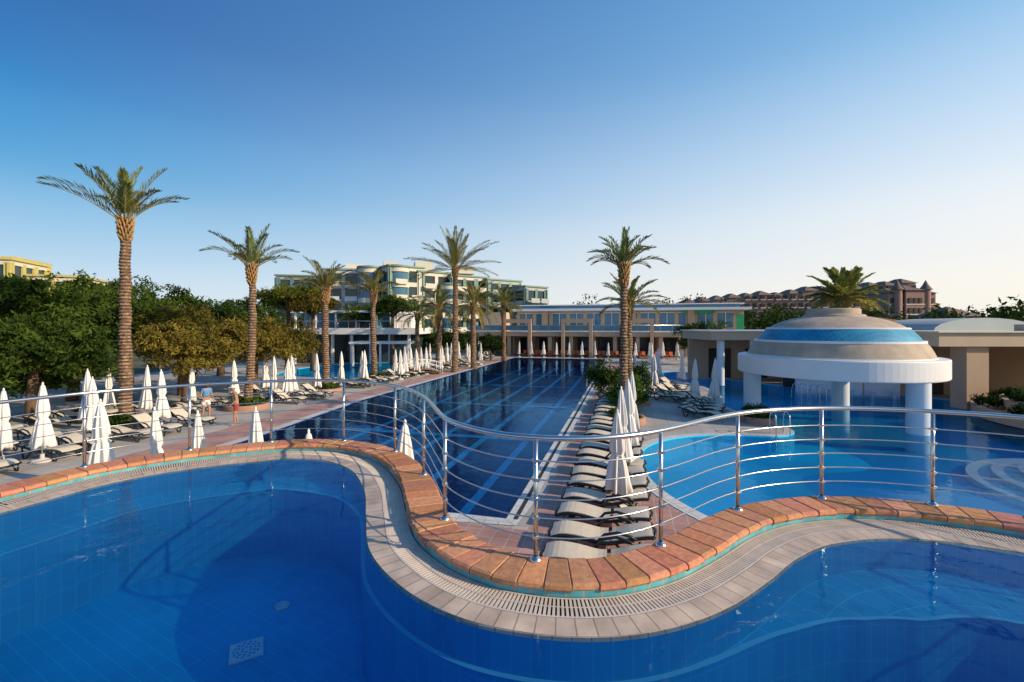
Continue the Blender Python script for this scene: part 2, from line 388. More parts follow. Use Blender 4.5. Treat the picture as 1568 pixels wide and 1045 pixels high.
# ------------------------------------------------------------------ upper pool
ZC = 2.58; ZB = 2.49; ZW = 2.482; ZL = ZW-0.26; ZF = ZW-1.05
up_pts = [(-5.29,4.72),(-4.98,5.50),(-4.45,6.05),(-3.79,6.42),(-3.1,6.66),(-2.37,6.52),(-1.75,6.02),(-1.30,5.23),(-1.03,4.46),(-0.82,3.88),(-0.51,3.46),(-0.18,3.20),(0.16,3.08),(0.50,3.05),(0.83,3.11),(1.19,3.27),(1.60,3.56),(2.03,3.90),(2.5,4.16),(3.07,4.29),(3.60,4.26),(4.05,4.10),(4.5,3.84),(5.05,3.25),(5.6,2.2),(5.8,0),(4.6,-3),(0,-4.5),(-4.6,-3),(-6,0),(-5.9,2.5),(-5.6,3.9)]
up = resample(catmull(up_pts, 20), 0.05); nU = len(up); upN = normals(up)
pool2 = empty('raised_swimming_pool')
def at(sidx, o):
    i = int(math.floor(sidx)) % nU; j = (i+1) % nU; f = sidx-math.floor(sidx)
    p = up[i]*(1-f)+up[j]*f; n = upN[i]*(1-f)+upN[j]*f; n = n/np.linalg.norm(n); return p+n*o
outer = off(up, 0.33)
ribbon('outer_wall', outer, -0.01, outer, ZC-0.05, M['terra'], pool2)
ribbon('mortar_bed', off(up, 0.005), ZC-0.012, off(up, 0.345), ZC-0.012, M['mortar'], pool2)
ribbon('riser', off(up, 0.004), ZB-0.01, off(up, 0.004), ZC-0.015, M['risertile'], pool2)
ribbon('gutter_channel', off(up, 0.01), ZB-0.06, off(up, -0.22), ZB-0.06, M['dark'], pool2)
ribbon('gutter_side', off(up, -0.215), ZB-0.061, off(up, -0.215), ZB, M['bandtile'], pool2)
ribbon('overflow_edge', off(up, -0.215), ZB, off(up, -0.375), ZB-0.004, M['bandtile'], pool2)
ribbon('overflow_lip', off(up, -0.375), ZB-0.004, off(up, -0.385), ZB-0.03, M['bandtile'], pool2)
bm_ = MB([M['brick']])
bw = 0.185/0.05; nb = int(nU/bw); bw = nU/nb
for b in range(nb):
    s0 = b*bw+0.08; s1 = (b+1)*bw-0.08
    dz = random.uniform(-0.003, 0.003); do = random.uniform(-0.007, 0.007)
    base = np.array((0.62, 0.265, 0.13))*random.uniform(0.70, 1.10); base[1] *= random.uniform(0.88, 1.15); base[2] *= random.uniform(0.85, 1.25)
    prof = [(0.004,-0.055),(-0.012,-0.035),(-0.009,-0.012),(0.010,0.0),(0.335,0.0),(0.350,-0.008),(0.356,-0.03),(0.356,-0.07)]
    secs = [(s0,-0.005),(s0+0.09,0),( (s0+s1)/2,0),(s1-0.09,0),(s1,-0.005)]
    vs = []
    for (sx, dd) in secs:
        for (o_, z_) in prof:
            p = at(sx, o_+do); vs.append((p[0], p[1], ZC+z_+dz+dd))
    n = len(prof); fs = []
    for i in range(len(secs)-1):
        for j in range(n-1): fs.append((i*n+j, i*n+j+1, (i+1)*n+j+1, (i+1)*n+j))
    fs.append(tuple(range(n))); fs.append(tuple((len(secs)-1)*n+j for j in range(n))[::-1])
    bm_.add(vs, fs, 0, tuple(base))
obj('terracotta_coping', bm_.mesh('coping'), pool2)
gr = MB([M['grate']])
step = 0.026/0.05; cnt = int(nU/step)
for b in range(cnt):
    s0 = b*step
    if at(s0, 0)[1] < 0.3: continue
    s1 = s0+0.30
    a, b2, c, d = at(s0, -0.006), at(s1, -0.006), at(s1, -0.212), at(s0, -0.212)
    V = [(*q, ZB-0.002) for q in (a, b2, c, d)]+[(*q, ZB-0.022) for q in (a, b2, c, d)]
    gr.add(V, [(0,1,2,3),(0,4,5,1),(2,6,7,3),(1,5,6,2),(3,7,4,0)])
for o0, o1 in ((-0.006,-0.02),(-0.1,-0.112),(-0.198,-0.213)):
    A = off(up, o0); B = off(up, o1)
    V = [(*q, ZB-0.0005) for q in A]+[(*q, ZB-0.0005) for q in B]
    gr.add(V, [(i, (i+1) % nU, nU+(i+1) % nU, nU+i) for i in range(nU)])
obj('overflow_grate', gr.mesh('grate'), pool2)
def ss(a, b, x):
    t = np.clip((x-a)/(b-a), 0, 1); return t*t*(3-2*t)
inn = off(up, -0.385)
w = 0.03+0.42*ss(-1.1,-2.3,up[:,0])+0.62*ss(1.2,2.6,up[:,0])
w = np.convolve(np.r_[w[-8:], w, w[:8]], np.ones(17)/17, 'valid')
led = off(up, -0.385-w)
ribbon('upper_wall', inn, ZL, inn, ZB-0.03, M['poolwall_up'], pool2)
ribbon('ledge', inn, ZL, led, ZL, M['ledge'], pool2)
ribbon('ledge_nosing', off(up, -0.385-w+0.035), ZL+0.004, off(up, -0.385-w-0.006), ZL+0.004, M['nosing'], pool2)
ribbon('lower_wall', led, ZF, led, ZL+0.002, M['poolwall_up'], pool2)
fill('pool_floor', [[tuple(p) for p in up[::2]]], ZF, M['poolfloor_up'], pool2)
fill('pool_water', [[tuple(p) for p in off(up, -0.38)[::2]]], ZW, M['water_up'], pool2)
dr = MB([M['whiteblue'], M['deepblue']])
dr.box((-2.34,4.03,ZF+0.01),(0.26,0.26,0.016),0,0.5)
for r_, nq in ((0.035,6),(0.07,10),(0.1,14)):
    for q in range(nq):
        th = q*2*math.pi/nq
        dr.box((-2.34+r_*math.cos(th),4.03+r_*math.sin(th),ZF+0.02),(0.012,0.022,0.006),1,th)
dr.lathe([(0.07,ZF+0.002),(0.07,ZF+0.018),(0.05,ZF+0.02),(0.05,ZF+0.01),(0.0,ZF+0.01)],24,0,(-2.35,4.68))
obj('drain_cover', dr.mesh('drain'), pool2)

# railing
path = off(up, 0.285)
start = min([i for i in range(nU) if path[i][1] > 1.2], key=lambda i: path[i][0] if path[i][0] < 0 and path[i][1] < 1.35 else 99)
seq = []; i = start
while path[i % nU][1] > 1.2 and len(seq) < nU: seq.append(i % nU); i += 1
if len(seq) < 50:
    seq = []; i = start
    while path[i % nU][1] > 1.2 and len(seq) < nU: seq.append(i % nU); i -= 1
pr = path[seq]
for _ in range(6): pr[1:-1] = (pr[:-2]+pr[1:-1]*2+pr[2:])/4
rl = MB([M['steel']])
rl.tube([(p[0], p[1], ZC+0.90) for p in pr[::2]], 0.021, 10)
for h in (0.17, 0.31, 0.45, 0.59, 0.73):
    rl.tube([(p[0], p[1], ZC+h) for p in pr[::2]], 0.0055, 6)
posts = [(-6.4,3.2),(-6.0,4.3),(-5.42,5.73),(-4.47,6.34),(-3.63,6.95),(-2.45,7.05),(-1.50,6.35),(-1.0,5.30),(-0.62,4.08),(0.17,3.36),(1.18,3.59),(2.07,4.33),(3.08,4.63),(4.08,4.40),(5.0,3.8),(5.7,2.9)]
for q in posts:
    j = int(np.argmin(np.linalg.norm(pr-np.array(q), axis=1))); p = pr[j]
    rl.tube([(p[0], p[1], ZC-0.005), (p[0], p[1], ZC+0.89)], 0.017, 10)
    rl.lathe([(0.045, ZC+0.0), (0.045, ZC+0.008), (0.028, ZC+0.02), (0.018, ZC+0.03)], 16, 0, (p[0], p[1]))
    for h in (0.17, 0.31, 0.45, 0.59, 0.73): rl.box((p[0], p[1], ZC+h), (0.045, 0.045, 0.02), 0, 0.3)
obj('steel_railing', rl.mesh('steel_railing'))

# ------------------------------------------------------------------ foliage
def leaf_cloud(lobes, n, size, cols, clump=0.45, per=40, seed=0, shell=0.75, asp=0.32):
    rs = np.random.RandomState(seed); ncl = max(1, n//per)
    vol = np.array([(l[3]*l[4]*l[5])**0.66 for l in lobes]); pick = rs.choice(len(lobes), ncl, p=vol/vol.sum())
    Lb = np.array(lobes)[pick]; d = rs.normal(size=(ncl, 3)); d /= np.linalg.norm(d, axis=1)[:, None]
    d[:, 2] = np.where(d[:, 2] < -0.35, -d[:, 2]*0.6, d[:, 2])
    r = shell+(1.06-shell)*rs.rand(ncl)**0.6; r *= 1+rs.normal(size=ncl)*0.06
    C = Lb[:, :3]+d*Lb[:, 3:6]*r[:, None]
    cl = np.repeat(C, per, axis=0); m = len(cl)
    o = rs.normal(size=(m, 3))*clump*0.5; o[:, 2] *= 0.7; P = cl+o
    a = rs.normal(size=(m, 3)); a /= np.linalg.norm(a, axis=1)[:, None]
    dn = np.repeat(d, per, axis=0); b = np.cross(a, dn+rs.normal(size=(m, 3))*0.6); b /= np.linalg.norm(b, axis=1)[:, None]+1e-9
    sz = size*(0.6+0.8*rs.rand(m))[:, None]
    Q = np.stack([P-a*sz, P-b*sz*asp, P+a*sz, P+b*sz*asp], 1)
    tone = rs.rand(ncl); tone = np.repeat(tone, per)*0.75+rs.rand(m)*0.25
    cA, cB = np.array(cols[0]), np.array(cols[1]); col = cA*(1-tone[:, None])+cB*tone[:, None]
    return Q, col
def tree(name, loc, lobes, n, size, cols, trunk, seed, clump=0.45, per=40, shell=0.7):
    e = empty(name, (loc[0], loc[1], 0), 0)
    Q, C = leaf_cloud(lobes, n, size, cols, clump, per, seed, shell)
    obj('crown', numquads(name+'_crown', Q, C, M['leaf']), e)
    t = MB([M['bark']]); rs = random.Random(seed); h, r = trunk
    pts = [(0, 0, -0.1), (0.05*h*rs.uniform(-1, 1)*0.5, 0.02*h, h*0.5), (0.1*rs.uniform(-1, 1), 0, h)]
    t.tube(pts, [r*1.3, r, r*0.75], 10, 0, (0.16, 0.10, 0.065))
    for l in lobes:
        mid = ((pts[2][0]+l[0])/2, (pts[2][1]+l[1])/2, (h+l[2])/2-0.1)
        t.tube([(pts[2][0], pts[2][1], h*0.96), mid, (l[0], l[1], l[2]+l[5]*0.4)], [r*0.55, r*0.35, r*0.12], 7, 0, (0.14, 0.09, 0.055))
    obj('trunk', t.mesh(name+'_trunk'), e); return e
G1 = ((0.014, 0.036, 0.010), (0.11, 0.165, 0.028)); G2 = ((0.016, 0.036, 0.010), (0.08, 0.13, 0.028))
GY = ((0.08, 0.07, 0.016), (0.32, 0.25, 0.05)); GO = ((0.05, 0.05, 0.012), (0.20, 0.17, 0.036)); GD = ((0.012, 0.028, 0.009), (0.055, 0.09, 0.02))

def lobes_round(rx, rz, zc, k, seed):
    rs = random.Random(seed); L = [(0, 0, zc, rx*0.76, rx*0.76, rz*0.88)]
    for i in range(k):
        a = 2*math.pi*i/k+rs.uniform(-0.3, 0.3); q = rs.uniform(0.45, 0.66)
        L.append((rx*q*math.cos(a), rx*q*math.sin(a), zc+rs.uniform(-0.45, 0.38)*rz, rx*rs.uniform(0.36, 0.5), rx*rs.uniform(0.36, 0.5), rz*rs.uniform(0.42, 0.62)))
    return L
tree('pine_tree', (-21.5,20.5), lobes_round(3.4,2.5,2.8,8,1), 18000, 0.13, G1, (2.6,0.22), 1, clump=0.36)
tree('pine_tree', (-25.5,26.5), lobes_round(4.6,3.1,4.4,9,2), 20000, 0.15, G1, (4,0.25), 2, clump=0.4)
tree('pine_tree', (-31,27), lobes_round(4.6,3.2,4.3,8,3), 13000, 0.17, G1, (4,0.25), 3)
tree('pine_tree', (-28.5,34), lobes_round(4.8,3.0,5.2,8,4), 13000, 0.17, G1, (4,0.25), 4)
tree('pine_tree', (-25.5,40), lobes_round(4.2,2.5,4.6,7,5), 8000, 0.19, G2, (4,0.25), 5)
tree('juniper_tree', (-18.0,25.2), lobes_round(2.3,1.9,2.8,8,6), 16000, 0.11, GY, (2.2,0.2), 6, clump=0.3)
tree('juniper_tree', (-20.6,28.5), lobes_round(3.0,2.3,3.5,8,7), 12000, 0.13, GO, (3,0.2), 7, clump=0.36)
tree('juniper_tree', (-16.6,29.5), lobes_round(2.7,2.0,3.2,8,8), 13000, 0.12, GY, (2.4,0.2), 8, clump=0.34)
tree('juniper_tree', (-17.2,35), lobes_round(2.6,1.8,3.0,7,9), 7000, 0.14, GO, (2.4,0.2), 9)
def umb_pine(loc, rx, zc, seed, rz=1.6, cols=GO):
    tree('stone_pine_tree', loc, lobes_round(rx, rz, zc, 8, seed), 8000, 0.17, cols, (zc-rz*0.6, 0.22), seed, clump=0.45)
umb_pine((-22.5,46),3.2,7.0,11,1.5,((0.04,0.065,0.012),(0.19,0.21,0.03)))
umb_pine((-19.6,45),2.0,6.3,12,1.2,((0.08,0.065,0.015),(0.24,0.18,0.04)))
umb_pine((-13.6,52),2.2,6.4,13,1.4,G1)
umb_pine((-17.8,55),1.7,5.6,14,1.2,G1)
tree('laurel_tree', (21.0,51.5), lobes_round(2.6,2.3,2.7,7,15), 7000, 0.15, G2, (2,0.15), 15)
tree('laurel_tree', (-2.6,57), lobes_round(1.7,1.5,2.0,6,16), 4000, 0.15, GD, (1.5,0.12), 16)
tree('laurel_tree', (-6.8,58), lobes_round(2.4,1.8,2.2,6,17), 5000, 0.15, GD, (1.5,0.12), 17)
tree('laurel_tree', (-9.8,60), lobes_round(2.4,1.9,2.4,6,18), 5000, 0.15, G1, (1.5,0.12), 18)

def shrub(name, loc, rx, rz, n, cols, seed, size=0.07):
    Q, C = leaf_cloud(lobes_round(rx, rz, rz*0.8, 6, seed), n, size, cols, 0.22, 25, seed, 0.3, asp=0.5)
    return obj(name, numquads(name, Q, C, M['leaf']), None, (loc[0], loc[1], 0.05))
dl = []; rs = random.Random(31)
for az, dist, hh in [(a, d_, h_) for (a0, a1, na, d0, d1, h_) in [(-52,-26,34,72,95,8.0),(-26,-8,14,80,90,5.4),(22,33,16,92,110,7.8),(30,52,34,75,105,7.6),(43,54,26,52,68,7.0),(-55,56,80,170,230,10.0),(8,26,14,120,150,12.5)] for a, d_ in [(rs.uniform(a0, a1), rs.uniform(d0, d1)) for _ in range(na)]]:
    x, y = dist*math.tan(R(az)), dist
    hh2 = hh*rs.uniform(0.78, 1.08); r_ = rs.uniform(2.6, 4.2)*(dist/85)
    dl.append((x, y, hh2*0.55, r_, r_, hh2*0.45))
Q, C = leaf_cloud(dl, 70000, 0.42, GD, 1.5, 18, 77, 0.75, asp=0.45)
obj('distant_trees', numquads('distant_trees', Q, C, M['leaf']))

# ------------------------------------------------------------------ palms
def palm(loc, H, tr, nf, fl, seed, spread=(82,-15), bendtot=70, olive=0.0, lean=0.0, leafn=30, wide=0.045, fold=0.42, lf=0.22, bright=1.0, young=0.78, bexp=2.0):
    rs = random.Random(seed); e = empty('palm_tree', (loc[0], loc[1], 0))
    t = MB([M['bark']])
    nseg = int(H/0.07); n = 14; vs = []
    lx, ly = lean*rs.uniform(-1, 1), lean*rs.uniform(-1, 1)
    for i in range(nseg+1):
        f = i/nseg; z = f*H; r = tr*(1.16-0.30*f) if f > 0.05 else tr*(1.5-6*f)
        r *= 1.0+(0.13 if i % 2 else -0.05)
        if f > 0.93: r *= 1+3.5*(f-0.93)
        cx = lx*math.sin(f*2.2)+0.02*math.sin(i*0.3); cy = ly*math.sin(f*2.2)
        for k2 in range(n):
            th = 2*math.pi*(k2+0.5*((i//2) % 2))/n; rr = r*(1+rs.uniform(-0.09, 0.09)); vs.append((cx+rr*math.cos(th), cy+rr*math.sin(th), z-0.05+rs.uniform(-.012,.012)))
    t.v += vs
    for i in range(nseg):
        for k2 in range(n):
            sh = rs.uniform(0.5, 1.25)*(1.15 if i % 2 else 0.6)
            t.f.append((i*n+k2, i*n+(k2+1) % n, (i+1)*n+(k2+1) % n, (i+1)*n+k2)); t.m.append(0); t.c.append((0.25*sh, 0.16*sh, 0.10*sh)); t.sm.append(False)
    top = Vector((lx*math.sin(2.2), ly*math.sin(2.2), H-0.05))
    for i in range(54):
        th = i*2.4; z = H-0.85+0.9*i/54
        p0 = Vector((top.x+tr*0.7*math.cos(th), top.y+tr*0.7*math.sin(th), z)); ll = 0.7+0.6*i/54; p1 = p0+Vector((math.cos(th)*0.17*ll, math.sin(th)*0.17*ll, 0.30*ll))
        t.tube([p0, p1], [0.05, 0.028], 5, 0, (0.42*rs.uniform(.7, 1.1), 0.22, 0.085))
    Qs = []; Cs = []; rb = MB([M['palmleaf']])
    for i in range(nf):
        f = (i+0.5)/nf; az = i*2.39996+rs.uniform(-0.35, 0.35)
        el = R(spread[0]+(spread[1]-spread[0])*f**0.85+rs.uniform(-9, 9)); L = fl*rs.uniform(0.78, 1.1)*(young+(1-young)*min(1, f*3))
        bend = R(bendtot*rs.uniform(0.65, 1.25))*(0.5+0.5*math.sin(min(f*1.6, 1)*math.pi*0.5))
        nn = 14; p = top+Vector((math.cos(az)*0.1, math.sin(az)*0.1, 0.05)); pp = [p.copy()]; tt = []
        twist = rs.uniform(-0.35, 0.35)
        for k2 in range(nn):
            g = k2/nn; ee = el-bend*g**bexp; aaz = az+twist*g
            d = Vector((math.cos(ee)*math.cos(aaz), math.cos(ee)*math.sin(aaz), math.sin(ee))); tt.append(d); p = p+d*(L/nn); pp.append(p.copy())
        old = max(0, (f-0.72)/0.28)*rs.uniform(0.2, 1)
        g0 = np.array((0.10, 0.18, 0.05))*(1-olive)+np.array((0.26, 0.22, 0.055))*olive
        base = g0*(1-old)+np.array((0.38, 0.25, 0.09))*old; base = base*rs.uniform(0.75, 1.3)*bright
        rb.tube(pp, [0.028*(1-0.85*q/nn) for q in range(nn+1)], 4, 0, (0.40, 0.34, 0.11), caps=False)
        for k2 in range(leafn):
            g = 0.18+0.82*k2/(leafn-1); idx = min(nn-1, int(g*nn)); fr = g*nn-idx; q = pp[idx].lerp(pp[min(idx+1, nn)], fr); d = tt[idx]
            side = d.cross(Vector((0, 0, 1)))
            if side.length < 1e-3: side = Vector((-math.sin(az), math.cos(az), 0))
            side.normalize(); upv = side.cross(d)
            ll = fl*lf*(math.sin(math.pi*(0.12+0.80*g))**0.6)*rs.uniform(0.75, 1.15)
            for sg in (-1, 1):
                dirv = (side*sg*(0.8-0.45*g)+d*(0.6+0.5*g)+upv*(fold+rs.uniform(-0.2, 0.2))).normalized()
                tip = q+dirv*ll+Vector((0, 0, -0.14*ll)); mid = q+dirv*ll*0.5
                wv = dirv.cross(upv).normalized()*wide*0.5+upv*0.006*sg
                Qs.append((tuple(q), tuple(mid-wv), tuple(tip), tuple(mid+wv))); Cs.append(base*rs.uniform(0.75, 1.3))
    obj('trunk', t.mesh('palm_trunk'), e)
    obj('rachis', rb.mesh('palm_rachis'), e)
    obj('fronds', numquads('palm_fronds', np.array(Qs), np.array(Cs), M['palmleaf']), e)
    return e
palm((-16.4,19.4),8.7,0.20,16,2.65,1,(86,38),52,0.5,0.1,lf=0.22,young=0.95,bexp=1.4,leafn=34)
palm((-13.9,24.0),7.3,0.175,16,2.45,2,(84,36),62,0.4,0.2,lf=0.22,young=0.95,bexp=1.4,leafn=34)
palm((-12.2,30.1),6.6,0.20,20,2.4,3,(86,24),60,0.75,0.2,lf=0.22,young=0.9,bexp=1.5)
palm((-11.0,36.7),6.9,0.20,20,2.2,4,(84,14),55,0.95,0.2,lf=0.22,young=0.9)
palm((-5.4,43.0),9.7,0.25,36,4.3,5,(88,-12),36,0.65,0.25,wide=0.055,young=0.9,lf=0.18,leafn=36)
palm((-7.4,46.0),6.2,0.26,30,2.9,6,(80,-40),60,0.5,0.1,wide=0.06)
palm((-3.9,46.5),6.6,0.26,34,3.0,7,(80,-45),55,0.85,0.1,wide=0.06)
palm((-1.0,57.0),7.2,0.26,28,2.9,8,(80,-35),60,0.6,0.1,wide=0.06)
palm((5.05,20.6),6.9,0.16,18,1.85,9,(86,30),62,0.2,0.25,lf=0.23,young=0.95,bexp=1.5)
palm((6.5,25.5),5.6,0.19,24,2.1,10,(84,-10),45,0.45,0.1,lf=0.2)
palm((21.8,30.0),6.2,0.22,44,2.2,11,(90,-20),35,0.5,0.1,wide=0.13,fold=0.1,lf=0.28,bright=1.45)
palm((-19.0,54.0),5.2,0.2,26,2.4,12,(80,-20),65,0.2,0.1,wide=0.06)
palm((22.5,50.0),3.6,0.2,26,2.0,13,(80,-20),65,0.2,0.1,wide=0.06)
palm((-10.3,50),5.6,0.22,26,2.5,14,(80,-30),65,0.3,0.1,wide=0.06)

def planter(loc, r, seed):
    e = empty('palm_planter', (loc[0], loc[1], 0))
    m = MB([M['roofred'], M['soil']])
    m.lathe([(r, 0.0), (r, 0.24), (r-0.03, 0.27), (r-0.17, 0.27), (r-0.2, 0.24), (r-0.2, 0.14)], 40, 0)
    m.lathe([(r-0.19, 0.17), (0.01, 0.2)], 40, 1)
    obj('kerb', m.mesh('kerb'), e)
    Q, C = leaf_cloud([(0, 0, 0.28, r*0.75, r*0.75, 0.28)], 1300, 0.07, G1, 0.2, 20, seed, 0.4, asp=0.5)
    obj('plants', numquads('plants', Q, C, M['leaf']), e)
for i, (q, r_) in enumerate([((-16.4,19.4),1.0),((-13.9,24),1.1),((-12.2,30.1),1.0),((-11,36.7),1.0),((5.05,20.6),0.95),((6.5,25.5),1.2),((11.0,20.6),0.7)]): planter(q, r_, 100+i)
shrub('hibiscus_shrub', (5.9,23.3), 1.1, 1.15, 4500, ((0.03,0.07,0.015),(0.14,0.22,0.04)), 41)
shrub('hibiscus_shrub', (5.3,26.5), 1.2, 1.4, 4500, G1, 42)
shrub('hibiscus_shrub', (7.4,28.5), 1.3, 1.3, 4500, G1, 43)
shrub('hibiscus_shrub', (11.0,20.6), 0.5, 0.45, 1600, G1, 44)

# ------------------------------------------------------------------ furniture
def make_parasol(k, fat, seed):
    rs = random.Random(seed)
    m = MB([M['canvas'], M['steel'], M['concrete']])
    m.tube([(0,0,0.05),(0,0,2.45)], 0.022, 8, 1)
    m.lathe([(0.0,0.0),(0.27,0.0),(0.28,0.05),(0.24,0.09),(0.06,0.11),(0.05,0.25),(0.0,0.25)], 24, 2)
    prof = [(0.012,2.52),(0.03,2.48),(0.022,2.44),(0.05,2.40),(0.095,2.1),(0.135,1.75),(0.15,1.5),(0.115,1.38),(0.15,1.28),(0.185,1.0),(0.21,0.72),(0.235,0.50),(0.19,0.47),(0.05,0.6)]
    prof = [(r*fat if z < 2.3 else r, z) for r, z in prof]
    fold = [0,0,0,0.05,0.16,0.22,0.22,0.12,0.2,0.28,0.32,0.36,0.36,0.1]
    vs = []; n = 64; ph = [rs.uniform(0, 6.28) for _ in range(4)]
    for i, (r, z) in enumerate(prof):
        for j in range(n):
            th = 2*math.pi*j/n; rr = r*(1+fold[i]*math.cos(th*8+0.5*math.sin(z*3+ph[0]))+fold[i]*0.5*math.sin(th*3+ph[1]+z)+fold[i]*0.3*math.sin(th*13+ph[2]))
            dz = (0.05*math.sin(th*2+ph[3])+0.03*math.sin(th*8)) if z < 0.6 else 0
            vs.append((rr*math.cos(th)+k*0.03*(2.4-z), rr*math.sin(th), z+dz))
    fs = [(i*n+j, i*n+(j+1) % n, (i+1)*n+(j+1) % n, (i+1)*n+j) for i in range(len(prof)-1) for j in range(n)]
    m.add(vs, fs, 0, smooth=True)
    m.tube([(0.125*fat*math.cos(a)+k*0.03,0.125*fat*math.sin(a),1.38) for a in np.linspace(0,2*math.pi,17)[:-1]], 0.012, 5, 0, closed=True)
    return m.mesh('parasol')
PARS = [make_parasol(0,0.95,1), make_parasol(1,0.8,2), make_parasol(-1,1.08,3), make_parasol(0.5,0.88,4)]
def parasol(x, y, sc=1.0):
    o = obj('closed_parasol', random.choice(PARS), None, (x, y, 0.008), random.uniform(0, 6)); s_ = sc*random.uniform(0.92, 1.06); o.scale = (s_, s_, s_*0.98)
    o.rotation_euler[0] = random.uniform(-0.03, 0.03); return o
def make_lounger(var):
    m = MB([M['loungerframe'], M['sling']])
    prof = catmull([(-0.95,0.30),(-0.7,0.37),(-0.35,0.35),(0.0,0.29),(0.25,0.31),(0.55,0.38+var),(0.85,0.42+var*2.1),(0.97,0.42+var*2.3)], 5, False)
    for sy in (-0.31, 0.31):
        m.tube([(p[0], sy, p[1]-0.035) for p in prof], 0.034, 8, 0)
        m.tube([tuple(q) for q in [(-0.72,sy,0.33),(-0.80,sy*1.05,0.18),(-0.76,sy*1.08,0.02),(-0.66,sy*1.08,0.02),(-0.55,sy*1.05,0.16),(-0.35,sy,0.30)]], 0.026, 7, 0)
        m.tube([tuple(q) for q in [(0.28,sy,0.27),(0.42,sy*1.05,0.14),(0.50,sy*1.08,0.02),(0.62,sy*1.08,0.02),(0.68,sy*1.05,0.16),(0.72,sy,0.34)]], 0.026, 7, 0)
        m.tube([tuple(q) for q in [(-0.05,sy*1.08,0.29),(0.08,sy*1.15,0.44),(0.32,sy*1.17,0.50),(0.56,sy*1.12,0.44),(0.66,sy*1.05,0.36+var)]], 0.028, 7, 0)
    m.tube([(-0.95,-0.31,0.27),(-0.99,0,0.25),(-0.95,0.31,0.27)], 0.03, 7, 0)
    m.tube([(0.97,-0.31,0.40+var*2.2),(1.02,0,0.41+var*2.2),(0.97,0.31,0.40+var*2.2)], 0.03, 7, 0)
    for a, b in ((0.02, 0.52), (0.56, 0.98)):
        idx = np.linspace(a, b, 12)*(len(prof)-1); vs = []
        for q in idx:
            i = int(q); f = q-i; p = prof[i]*(1-f)+prof[min(i+1, len(prof)-1)]*f
            for y in (-0.29, -0.15, 0, 0.15, 0.29):
                sag = -0.015*(1-(y/0.29)**2); vs.append((p[0], y, p[1]+sag+0.006))
        nt_ = len(vs); vs += [(v[0], v[1], v[2]-0.022) for v in vs]; fs = []
        for i in range(11):
            for j in range(4):
                q = i*5+j; fs.append((q, q+5, q+6, q+1)); fs.append((nt_+q, nt_+q+1, nt_+q+6, nt_+q+5))
        for i in range(11):
            fs.append((i*5, nt_+i*5, nt_+i*5+5, i*5+5)); q = i*5+4; fs.append((q, q+5, nt_+q+5, nt_+q))
        fs.append((0, 1, 2, 3, 4, nt_+4, nt_+3, nt_+2, nt_+1, nt_)); q = 55; fs.append((q, nt_+q, nt_+q+1, nt_+q+2, nt_+q+3, nt_+q+4, q+4, q+3, q+2, q+1))
        m.add(vs, fs, 1, smooth=False)
    return m.mesh('sun_lounger')
LNG = [make_lounger(0.0), make_lounger(0.02), make_lounger(0.14)]
def lounger(x, y, rot, kind=None):
    k2 = kind if kind is not None else random.choice([0, 0, 1, 1, 2])
    return obj('sun_lounger', LNG[k2], None, (x+random.uniform(-0.06, 0.06), y+random.uniform(-0.05, 0.05), 0.01), rot+random.uniform(-0.08, 0.08))
t = -2.7
while t < 17:
    p = Lc(2.1, t); lounger(p[0], p[1], -AX, random.choice([0, 1, 1])); t += random.uniform(0.88, 1.0)
for t in (1.1, 3.5, 5.4, 8.2): p = Lc(2.35+0.05*t, t); parasol(*p)
for t in range(3): p = Lc(-0.9-t*1.9, -3.2-0.2*t); lounger(p[0], p[1], -AX+0.4)
for q in [(-14.9,14.5),(-10.7,11.9),(-8.9,11.4),(-7.35,10.8),(-5.7,10.2),(-3.95,8.9),(-1.95,8.3),(-17.6,19.0)]: parasol(*q)
pos = [(-16.4,19.4),(-13.9,24),(-12.2,30.1),(-11,36.7),(-5.4,43),(-7.4,46),(-3.9,46.5),(-18,25.2),(-20.6,28.5),(-16.6,29.5),(-12.2,20.0),(-21.5,20.5),(-17.2,35),(-14.2,21.2)]
lagA = [tuple(q) for q in off(lag, 0.8)]; lagB = [tuple(q) for q in off(lag2, 0.8)]
def free(p, rad=1.4):
    if inside(p, main_poly) or inside(p, lagA) or inside(p, lagB): return False
    return all((p[0]-q[0])**2+(p[1]-q[1])**2 > rad*rad for q in pos)
for s, t0, t1, um in [(-15.7,-4,50,2),(-18.6,-5,14,2),(-21.5,-6,8,3),(-24.3,-6,4,3),(-18.4,34,44,2)]:
    t = t0; k2 = 0
    while t < t1:
        p = Lc(s, t)
        if free(p) and random.random() < 0.9: lounger(p[0], p[1], math.pi-AX+random.uniform(-0.1, 0.1))
        t += 0.95; k2 += 1
        if k2 % um == 0:
            t += 0.25; p = Lc(s-0.6+random.uniform(-0.2, 0.2), t-0.45)
            if free(p, 1.0) and random.random() < (0.55 if t < 6 else 0.95): parasol(*p)
            t += 0.35
for q in [(-13.8,26.5),(-13.1,27.3),(-12.4,33.2),(-9.0,38.6),(-8.3,39.8),(-7.7,41),(-9.5,40.5),(-6.6,42),(-11.3,34.5),(-5.9,45),(-4.6,49),(-3.5,51),(-7.0,49.2),(-9,36.8)]:
    parasol(*q)
    if free(q, 1.2): lounger(q[0]-1.0, q[1]-0.5, math.pi-AX)
for q in [(9.2,29.6),(10.9,24.6),(10.1,25.3),(11.5,36),(9.9,37),(12.5,33.5),(8.6,33),(11.9,46),(14.5,47.5),(10.3,41)]: parasol(*q)
